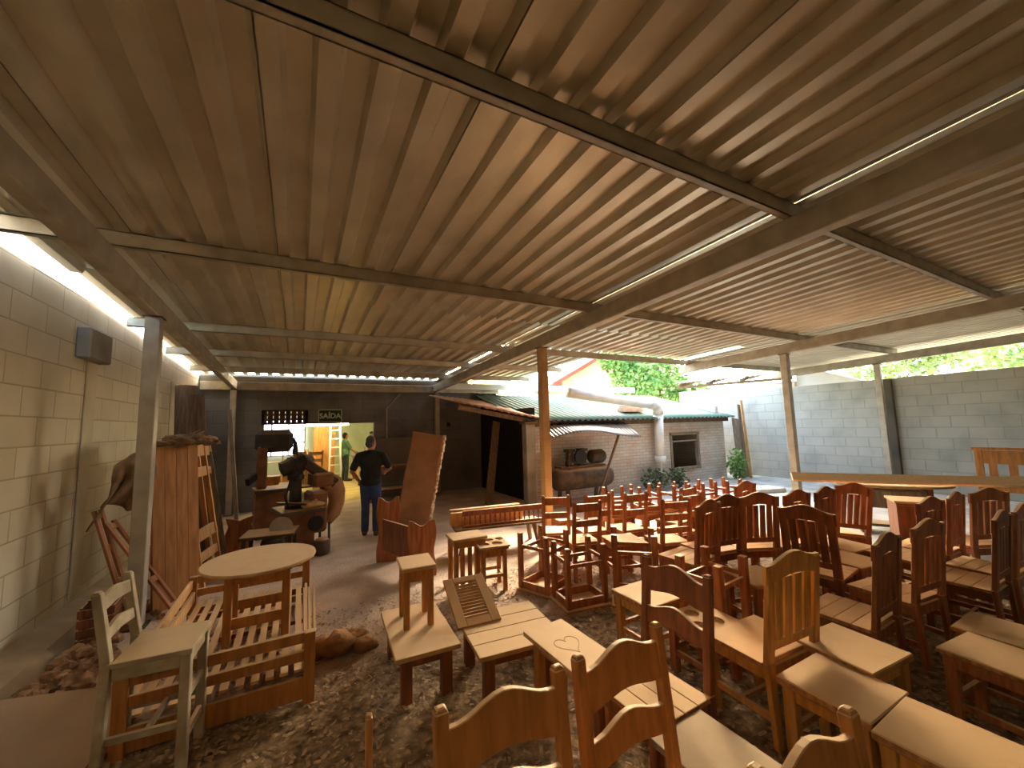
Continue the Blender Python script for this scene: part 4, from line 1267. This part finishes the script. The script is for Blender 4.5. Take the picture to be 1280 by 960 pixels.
o = MB().path([(2.14, 11.46, 0.9), (2.14, 11.46, 2.45), (2.5, 11.45, 2.85)], 0.018, 8).build('conduit_pipe', STEEL)
tag(o, 'thin conduit pipe climbing the back wall just right of the doorway', 'pipe')
MBX = MB().box(-0.05, 0.05, -0.03, 0, -0.06, 0.06).build('switch_box', BLACK)
MBX.location = (3.95, 11.5, 1.95)
tag(MBX, 'small black switch box on the back wall, right of the far post', 'switch')

# ------------------------------------------------------------------ woodworking machines in front of the doorway
mc = thing('thicknesser', 'dusty red-brown woodworking machine with a curved dust duct before the doorway', 'machine', (0.12, 7.35, 0), 14)
MB().box(-0.34, 0.06, -0.28, 0.28, 0, 0.62).build('base', IRON_R, mc, bevel=0.02)
MB().box(0.0, 0.26, -0.24, 0.16, 0.28, 0.92).build('motor_housing', IRON_R, mc, bevel=0.04)
MB().box(-0.42, 0.20, -0.34, 0.34, 0.62, 0.68).build('table', IRON, mc, bevel=0.006)
MB().lathe([(0.15, 0.68), (0.15, 0.74), (0.09, 0.77), (0.085, 1.10), (0.12, 1.13), (0.12, 1.2)], 18, Matrix.Translation((-0.16, 0, 0))).build('column', IRON_B, mc, smooth=False)
hd_ = MB().lathe([(0.05, -0.24), (0.12, -0.22), (0.13, -0.1), (0.13, 0.14), (0.09, 0.2), (0.05, 0.26)], 18, Matrix.Translation((-0.16, 0, 1.36)) @ Matrix.Rotation(R(72), 4, 'Y'))
for i in range(5):
    hd_.lathe([(0.13, -0.008), (0.148, -0.008), (0.148, 0.008), (0.13, 0.008)], 18, Matrix.Translation((-0.16, 0, 1.36)) @ Matrix.Rotation(R(72), 4, 'Y') @ Matrix.Translation((0, 0, -0.08 + 0.05 * i)))
hd_.box(-0.24, -0.08, -0.09, 0.09, 1.19, 1.30)
hd_.build('motor', IRON_B, mc)
MB().path([(-0.30, -0.2, 0.72), (-0.36, -0.24, 0.9), (-0.28, -0.2, 1.12), (-0.18, -0.12, 1.22)], 0.018, 8).build('cable', BLACK, mc)
MB().bar((-0.44, -0.1, 0.80), (0.05, -0.3, 0.74), 0.06, 0.03).build('fence', IRON, mc)
MB().blob((0.02, -0.22, 0.74), (0.16, 0.10, 0.07), 5, 0.6).build('sawdust_heap', mat('sawdust', (204, 166, 118), (170, 132, 88), 12, 0.95), mc, smooth=True)
MB().bar((-0.1, -0.05, 1.42), (0.42, -0.1, 1.0), 0.12, 0.16).build('arm', IRON, mc, bevel=0.02)
MB().path([(-0.18, 0, 1.52), (-0.18, 0, 1.68), (-0.21, 0.02, 1.78)], [0.05, 0.03, 0.02], 10).build('lever', BLACK, mc)
MB().path([(0.22, 0, 1.02), (0.34, 0, 1.04), (0.43, 0, 0.98), (0.47, 0, 0.86), (0.47, 0, 0.68), (0.42, 0, 0.52), (0.30, -0.02, 0.42)], [0.16, 0.16, 0.15, 0.135, 0.125, 0.12, 0.11], 16).build('dust_duct', mat('dusty_duct', (186, 146, 110), (150, 112, 80), 4, 0.7), mc, smooth=True)
MB().box(0.06, 0.36, -0.2, 0.2, 0.98, 1.20).build('hood', IRON_R, mc, bevel=0.03)
MB().lathe([(0.03, -0.02), (0.11, -0.02), (0.12, 0.0), (0.11, 0.02), (0.03, 0.02)], 18, Matrix.Translation((0.06, -0.32, 0.45)) @ Matrix.Rotation(R(90), 4, 'X')).build('handwheel', BLACK, mc)
for x in (0.16, 0.3):
    MB().bar((x, -0.2, 0), (x, -0.18, 0.42), 0.03, 0.03).build('leg', IRON_B, mc)
MB().lathe([(0.10, 0.0), (0.12, 0.02), (0.12, 0.2), (0.07, 0.24)], 16, Matrix.Translation((0.12, -0.42, 0.0))).build('bucket', IRON, mc, smooth=True)
ms2 = thing('band_saw', 'tall dark band saw left of the dusty red machine, in front of the doorway edge', 'machine', (-0.42, 8.7, 0), 10)
MB().box(-0.28, 0.22, -0.22, 0.22, 0, 0.78).build('base', IRON_R, ms2, bevel=0.02)
MB().box(-0.30, 0.34, -0.30, 0.30, 0.80, 0.86).build('table', IRON, ms2, bevel=0.006)
MB().box(-0.26, -0.10, -0.10, 0.10, 0.86, 1.62).build('column', IRON_R, ms2, bevel=0.02)
MB().box(-0.30, 0.32, -0.10, 0.10, 1.50, 1.92).build('wheel_housing', IRON_B, ms2, bevel=0.09)
MB().box(0.26, 0.275, -0.004, 0.004, 0.86, 1.6).build('blade', STEEL, ms2)
MB().bar((-0.28, -0.1, 1.1), (-0.42, -0.3, 1.02), 0.06, 0.12).build('switch_arm', BLACK, ms2)
ms3 = thing('saw_bench', 'low dusty saw bench in the shadow left of the red machine', 'machine', (-0.30, 6.75, 0), -8)
MB().box(-0.36, 0.30, -0.25, 0.25, 0.44, 0.48).build('table', IRON, ms3, bevel=0.005)
for sx in (-0.3, 0.24):
    for sy in (-0.2, 0.2):
        MB().bar((sx * 1.1, sy * 1.1, 0), (sx, sy, 0.44), 0.045, 0.045).build('leg', IRON_B, ms3)
MB().lathe([(0.08, -0.14), (0.11, -0.12), (0.11, 0.12), (0.08, 0.14)], 14, Matrix.Translation((0, 0, 0.28)) @ Matrix.Rotation(R(90), 4, 'Y')).build('motor', IRON_B, ms3, smooth=True)
MB().lathe([(0.0, -0.003), (0.15, -0.003), (0.15, 0.003), (0.0, 0.003)], 24, Matrix.Translation((0.1, 0, 0.52)) @ Matrix.Rotation(R(90), 4, 'X')).build('saw_blade', STEEL, ms3)

# ------------------------------------------------------------------ inside the workshop
wt = thing('work_table', 'yellow-lit table in front of the green-clothed worker in the workshop', 'table', (2.42, 16.1, 0), 5)
MB().box(-0.65, 0.65, -0.4, 0.4, 0.86, 0.90).build('tabletop', W_TAN, wt)
for sx in (-0.55, 0.55):
    for sy in (-0.3, 0.3):
        MB().box(sx - 0.04, sx + 0.04, sy - 0.04, sy + 0.04, 0, 0.86).build('leg', W_TAN, wt)
ld = thing('step_ladder', 'white ladder standing upright just inside the doorway', 'ladder', (1.00, 13.6, 0))
for sx in (-0.17, 0.17):
    MB().bar((sx, 0, 0), (sx * 0.8, 0.3, 2.3), 0.05, 0.03).build('rail', PVC, ld)
for i in range(8):
    z = 0.25 + i * 0.27
    MB().box(-0.16, 0.16, 0.3 * z / 2.3 - 0.02, 0.3 * z / 2.3 + 0.02, z - 0.015, z + 0.015).build('rung', PVC, ld)
od = thing('orange_door', 'orange wooden door leaf standing in the workshop left of the ladder', 'door leaf', (0.72, 14.4, 0), 6)
MB().box(-0.32, 0.32, -0.02, 0.02, 0, 2.0).build('panel', W_ORG, od, bevel=0.004)
MB().path([(0.24, -0.02, 1.0), (0.24, -0.07, 1.0), (0.15, -0.07, 1.0)], 0.012, 6).build('handle', STEEL, od)
for k, (x, y, rz, lb) in enumerate(((0.42, 13.0, 20, 'unfinished tan chair on the workshop floor below the orange door leaf'), (0.05, 13.5, -30, 'unfinished tan chair near the bright workshop window'),)):
    place('WCH', lambda: ladder_chair(W_TAN, 0.42, 0.95, ((0.82, 0.92, 0), (0.62, 0.72, 0)), 0.45, 0.4, 0.045, True), lb, 'chair', (x, y, 0.35), rz, 'workshop chairs')
pl = thing('work_platform', 'low timber platform carrying unfinished chairs inside the doorway', 'platform', (0.2, 13.3, 0.002))
MB().box(-0.7, 0.7, -0.7, 0.7, 0.30, 0.347).build('top', W_OLD, pl)
for sx in (-0.6, 0.6):
    for sy in (-0.6, 0.6):
        MB().box(sx - 0.05, sx + 0.05, sy - 0.05, sy + 0.05, 0, 0.30).build('leg', W_OLD, pl)
for k, (x, y, h_, lb) in enumerate(((-0.9, 15.0, 0.9, 'pale cabinet carcass in the workshop below the window'), (-0.1, 16.2, 1.2, 'tall pale cabinet carcass deep in the workshop'))):
    c_ = thing('cabinet_carcass', lb, 'cabinet', (x, y, 0))
    for sx in (-1, 1):
        MB().box(sx * 0.4 - 0.012, sx * 0.4 + 0.012, -0.22, 0.22, 0, h_).build('side_panel', W_TAN, c_)
    for z in (0.05, h_ * 0.5, h_ - 0.02):
        MB().box(-0.387, 0.387, -0.22, 0.22, z, z + 0.02).build('shelf', W_TAN, c_)
    MB().box(-0.387, 0.387, 0.2, 0.215, 0.07, h_ * 0.5).build('back_panel', W_TAN, c_)

# ------------------------------------------------------------------ people
def organic(parts, voxel, m, name, parent=None, smooth_it=4):
    """one continuous surface grown from tapering limbs and ellipsoids"""
    m_ = MB()
    for q_ in parts:
        if q_[0] == 'e':
            m_.blob(q_[1], q_[2], 0, 0.0, 16, 12)
        else:
            pts, rs = q_[1], q_[2]
            m_.path(pts, rs, 12)
            for p_, r_ in ((pts[0], rs[0]), (pts[-1], rs[-1])):
                m_.blob(p_, (r_, r_, r_), 0, 0.0, 12, 8)
            for p_, r_ in list(zip(pts, rs))[1:-1]:
                m_.blob(p_, (r_, r_, r_), 0, 0.0, 12, 8)
    tmp = m_.build('tmp_body', m)
    md = tmp.modifiers.new('r', 'REMESH')
    md.mode = 'VOXEL'
    md.voxel_size = voxel
    md.use_smooth_shade = True
    s_ = tmp.modifiers.new('s', 'SMOOTH')
    s_.iterations = smooth_it
    s_.factor = 0.5
    bpy.context.view_layer.update()
    me = bpy.data.meshes.new_from_object(tmp.evaluated_get(bpy.context.evaluated_depsgraph_get()))
    bpy.data.objects.remove(tmp)
    me.materials.clear()
    me.materials.append(m)
    for p_ in me.polygons:
        p_.use_smooth = True
    o = bpy.data.objects.new(name, me)
    col.objects.link(o)
    if parent:
        o.parent = parent
    return o

SKIN = mat('skin', (178, 126, 98), (160, 108, 82), 8, 0.6)
def hand(wrist, d, side, curl=0.5):
    """palm, four unequal bent fingers and a thumb off the side of the palm"""
    w_ = Vector(wrist)
    d = Vector(d).normalized()
    a_ = d.cross(Vector((0, 1, 0)))
    if a_.length < 0.2:
        a_ = d.cross(Vector((0, 0, 1)))
    a_.normalize()
    n_ = a_.cross(d).normalized() * side
    out = [('c', [w_, w_ + d * 0.05], [0.026, 0.030])]
    out.append(('c', [w_ + d * 0.045 - a_ * 0.022, w_ + d * 0.085 - a_ * 0.026], [0.018, 0.014]))
    out.append(('c', [w_ + d * 0.045 + a_ * 0.022, w_ + d * 0.085 + a_ * 0.026], [0.018, 0.014]))
    for i, L in enumerate((0.070, 0.080, 0.075, 0.058)):
        b_ = w_ + d * 0.082 + a_ * (-0.031 + 0.0207 * i)
        k1 = b_ + d * L * 0.45 + n_ * L * 0.12 * curl
        k2 = k1 + d * L * 0.28 + n_ * L * 0.30 * curl
        k3 = k2 + d * L * 0.12 + n_ * L * 0.30 * curl
        out.append(('c', [b_, k1, k2, k3], [0.010, 0.0092, 0.0085, 0.0075]))
    tb_ = w_ + d * 0.025 - a_ * 0.026
    out.append(('c', [tb_, tb_ + d * 0.03 - a_ * 0.022 + n_ * 0.008, tb_ + d * 0.062 - a_ * 0.024 + n_ * 0.018], [0.014, 0.0115, 0.009]))
    return out

def person(label, loc, rz, arms, shirt, trousers, shoe, hair, head_turn=0.0, legs=None, cap=None, apron=None):
    t_ = thing('person', label, 'person', loc, rz)
    legs = legs or {-1: [(-0.10, 0, 0.90), (-0.115, 0.02, 0.49), (-0.12, -0.02, 0.085)], 1: [(0.10, 0, 0.90), (0.115, 0.03, 0.49), (0.12, 0.01, 0.085)]}
    H_ = Matrix.Translation((0, 0.0, 1.50)) @ Matrix.Rotation(R(head_turn), 4, 'Z')
    hp = lambda *q_: tuple(H_ @ Vector(q_))
    parts = [('c', [(0, 0, 0.92), (0, 0.005, 1.08), (0, 0.0, 1.25), (0, -0.01, 1.38)], [0.125, 0.12, 0.13, 0.11]),
             ('e', (0, 0, 0.94), (0.165, 0.115, 0.12)), ('e', (0, 0.0, 1.10), (0.155, 0.115, 0.16)), ('e', (0, 0, 1.28), (0.18, 0.12, 0.17)),
             ('c', [(-0.15, 0, 1.41), (0, -0.01, 1.45), (0.15, 0, 1.41)], [0.062, 0.07, 0.062]),
             ('c', [(0, -0.01, 1.42), (0, 0.0, 1.50), hp(0, 0.015, 0.06)], [0.068, 0.056, 0.058]),
             ('e', hp(0, 0.005, 0.155), (0.078, 0.095, 0.108)), ('e', hp(0, 0.045, 0.085), (0.052, 0.050, 0.055)),
             ('c', [hp(0, 0.095, 0.15), hp(0, 0.118, 0.115)], [0.010, 0.016]), ('c', [hp(-0.02, 0.090, 0.072), hp(0.02, 0.090, 0.072)], [0.010, 0.010]),
             ('e', hp(-0.082, 0.0, 0.13), (0.014, 0.022, 0.034)), ('e', hp(0.082, 0.0, 0.13), (0.014, 0.022, 0.034))]
    for s in (-1, 1):
        sh_, el, wr = arms[s]
        parts.append(('c', [sh_, tuple((Vector(sh_) + Vector(el)) / 2), el, tuple(Vector(el).lerp(Vector(wr), 0.35)), wr], [0.058, 0.048, 0.040, 0.039, 0.026]))
        parts += hand(wr, Vector(wr) - Vector(el), 1)
        hi, kn, an = legs[s]
        parts.append(('c', [hi, tuple((Vector(hi) + Vector(kn)) / 2), kn, tuple(Vector(kn).lerp(Vector(an), 0.3)), an], [0.092, 0.076, 0.056, 0.056, 0.038]))
        parts.append(('c', [an, (an[0], an[1] + 0.10, 0.045), (an[0] * 1.08, an[1] + 0.17, 0.035)], [0.04, 0.036, 0.028]))
    organic(parts, 0.008, SKIN, 'body', t_, 2)
    sp = [('e', (0, 0, 0.93), (0.190, 0.155, 0.10)), ('e', (0, 0, 1.08), (0.188, 0.158, 0.20)), ('e', (0, 0, 1.27), (0.200, 0.160, 0.20)), ('e', (0, -0.01, 1.37), (0.15, 0.145, 0.10)),
          ('c', [(-0.155, 0, 1.405), (0, -0.012, 1.435), (0.155, 0, 1.405)], [0.078, 0.090, 0.078])]
    for s in (-1, 1):
        sh_, el, wr = arms[s]
        e_ = Vector(sh_).lerp(Vector(el), 0.78)
        sp.append(('c', [sh_, tuple(Vector(sh_).lerp(e_, 0.5)), tuple(e_)], [0.074, 0.070, 0.068]))
    organic(sp, 0.014, shirt, 'shirt', t_, 4)
    tp = [('e', (0, 0, 0.90), (0.172, 0.128, 0.11))]
    fp = []
    for s in (-1, 1):
        hi, kn, an = legs[s]
        a2 = Vector(kn).lerp(Vector(an), 0.97)
        tp.append(('c', [hi, tuple((Vector(hi) + Vector(kn)) / 2), kn, tuple(Vector(kn).lerp(Vector(an), 0.4)), tuple(a2)], [0.104, 0.090, 0.074, 0.072, 0.066]))
        fp += [('c', [(an[0], an[1] - 0.035, 0.05), (an[0] * 1.03, an[1] + 0.08, 0.048), (an[0] * 1.08, an[1] + 0.19, 0.04)], [0.048, 0.046, 0.038])]
    organic(tp, 0.014, trousers, 'trousers', t_, 4)
    for q_ in fp:
        organic([q_], 0.012, shoe, 'shoe', t_, 2)
    if hair:
        organic([('e', hp(0, -0.012, 0.170), (0.084, 0.096, 0.100)), ('e', hp(0, -0.040, 0.120), (0.074, 0.066, 0.080))], 0.010, hair, 'hair', t_, 3)
    if cap:
        organic([('e', hp(0, 0.0, 0.205), (0.090, 0.106, 0.070)), ('e', hp(0, 0.12, 0.190), (0.070, 0.070, 0.012))], 0.010, cap, 'cap', t_, 2)
    return t_
BSHIRT = mat('black_cotton', (42, 44, 40), (30, 32, 30), 5, 0.95)
JEANS = mat('blue_jeans', (58, 76, 118), (40, 54, 88), 7, 0.9)
SHOE = mat('brown_shoe', (96, 72, 54), (70, 52, 38), 7, 0.8)
HAIRG = mat('grey_hair', (92, 88, 84), (52, 48, 46), 14, 0.9)
person('man in a black T-shirt and jeans walking toward the workshop doorway', (1.16, 7.70, 0), -14,
       {-1: [(-0.20, 0, 1.40), (-0.31, -0.10, 1.14), (-0.20, 0.02, 0.95)], 1: [(0.20, 0, 1.40), (0.33, 0.02, 1.16), (0.24, 0.20, 1.08)]},
       BSHIRT, JEANS, SHOE, HAIRG, -38,
       {-1: [(-0.09, 0, 0.90), (-0.09, 0.05, 0.49), (-0.09, -0.02, 0.085)], 1: [(0.09, 0, 0.90), (0.10, 0.02, 0.49), (0.11, -0.10, 0.095)]})
GSH = mat('green_workwear', (112, 150, 118), (80, 116, 88), 5, 0.9)
DKT = mat('dark_trousers', (70, 76, 70), (52, 58, 52), 5, 0.9)
person('worker in green workwear leaning toward the table in the workshop', (1.50, 16.0, 0.002), -80,
       {-1: [(-0.20, 0, 1.40), (-0.24, 0.16, 1.18), (-0.16, 0.38, 1.06)], 1: [(0.20, 0, 1.40), (0.24, 0.14, 1.16), (0.14, 0.34, 1.00)]},
       GSH, DKT, SHOE, mat('dark_hair', (52, 42, 36), (36, 30, 26), 12, 0.9), 10)
person('worker in a pale shirt and dark cap behind the workshop table', (2.62, 17.2, 0.002), 150,
       {-1: [(-0.20, 0, 1.40), (-0.25, 0.10, 1.15), (-0.16, 0.28, 1.02)], 1: [(0.20, 0, 1.40), (0.25, 0.10, 1.15), (0.16, 0.28, 1.02)]},
       mat('pale_shirt', (196, 200, 190), (176, 180, 170), 5, 0.9), DKT, SHOE, None, 0, cap=mat('dark_cap', (52, 50, 48), None, 5, 0.9))

# ------------------------------------------------------------------ wood shavings on the ground
cp = MB()
for _ in range(11000):
    y = rnd.uniform(0.4, 4.8)
    x = rnd.uniform(-0.9, 4.6)
    a_ = rnd.uniform(0, 2 * PI)
    L = rnd.uniform(0.007, 0.026)
    w_ = L * rnd.uniform(0.25, 0.6)
    z = fz(x, y) + rnd.uniform(0.004, 0.02)
    ca, sa = math.cos(a_), math.sin(a_)
    tz = rnd.uniform(-0.4, 0.4) * L
    cp.add([(x - ca * L + sa * w_, y - sa * L - ca * w_, z - tz), (x + ca * L + sa * w_, y + sa * L - ca * w_, z + tz),
            (x + ca * L - sa * w_, y + sa * L + ca * w_, z + tz + 0.004), (x - ca * L - sa * w_, y - sa * L + ca * w_, z - tz + 0.004)], [(0, 1, 2, 3)])
tag(cp.build('wood_shavings', mat('shavings', (198, 170, 134), (130, 106, 78), 30, 0.9)), 'wood shavings and chips littering the ground between the furniture', 'shavings', kind='stuff')
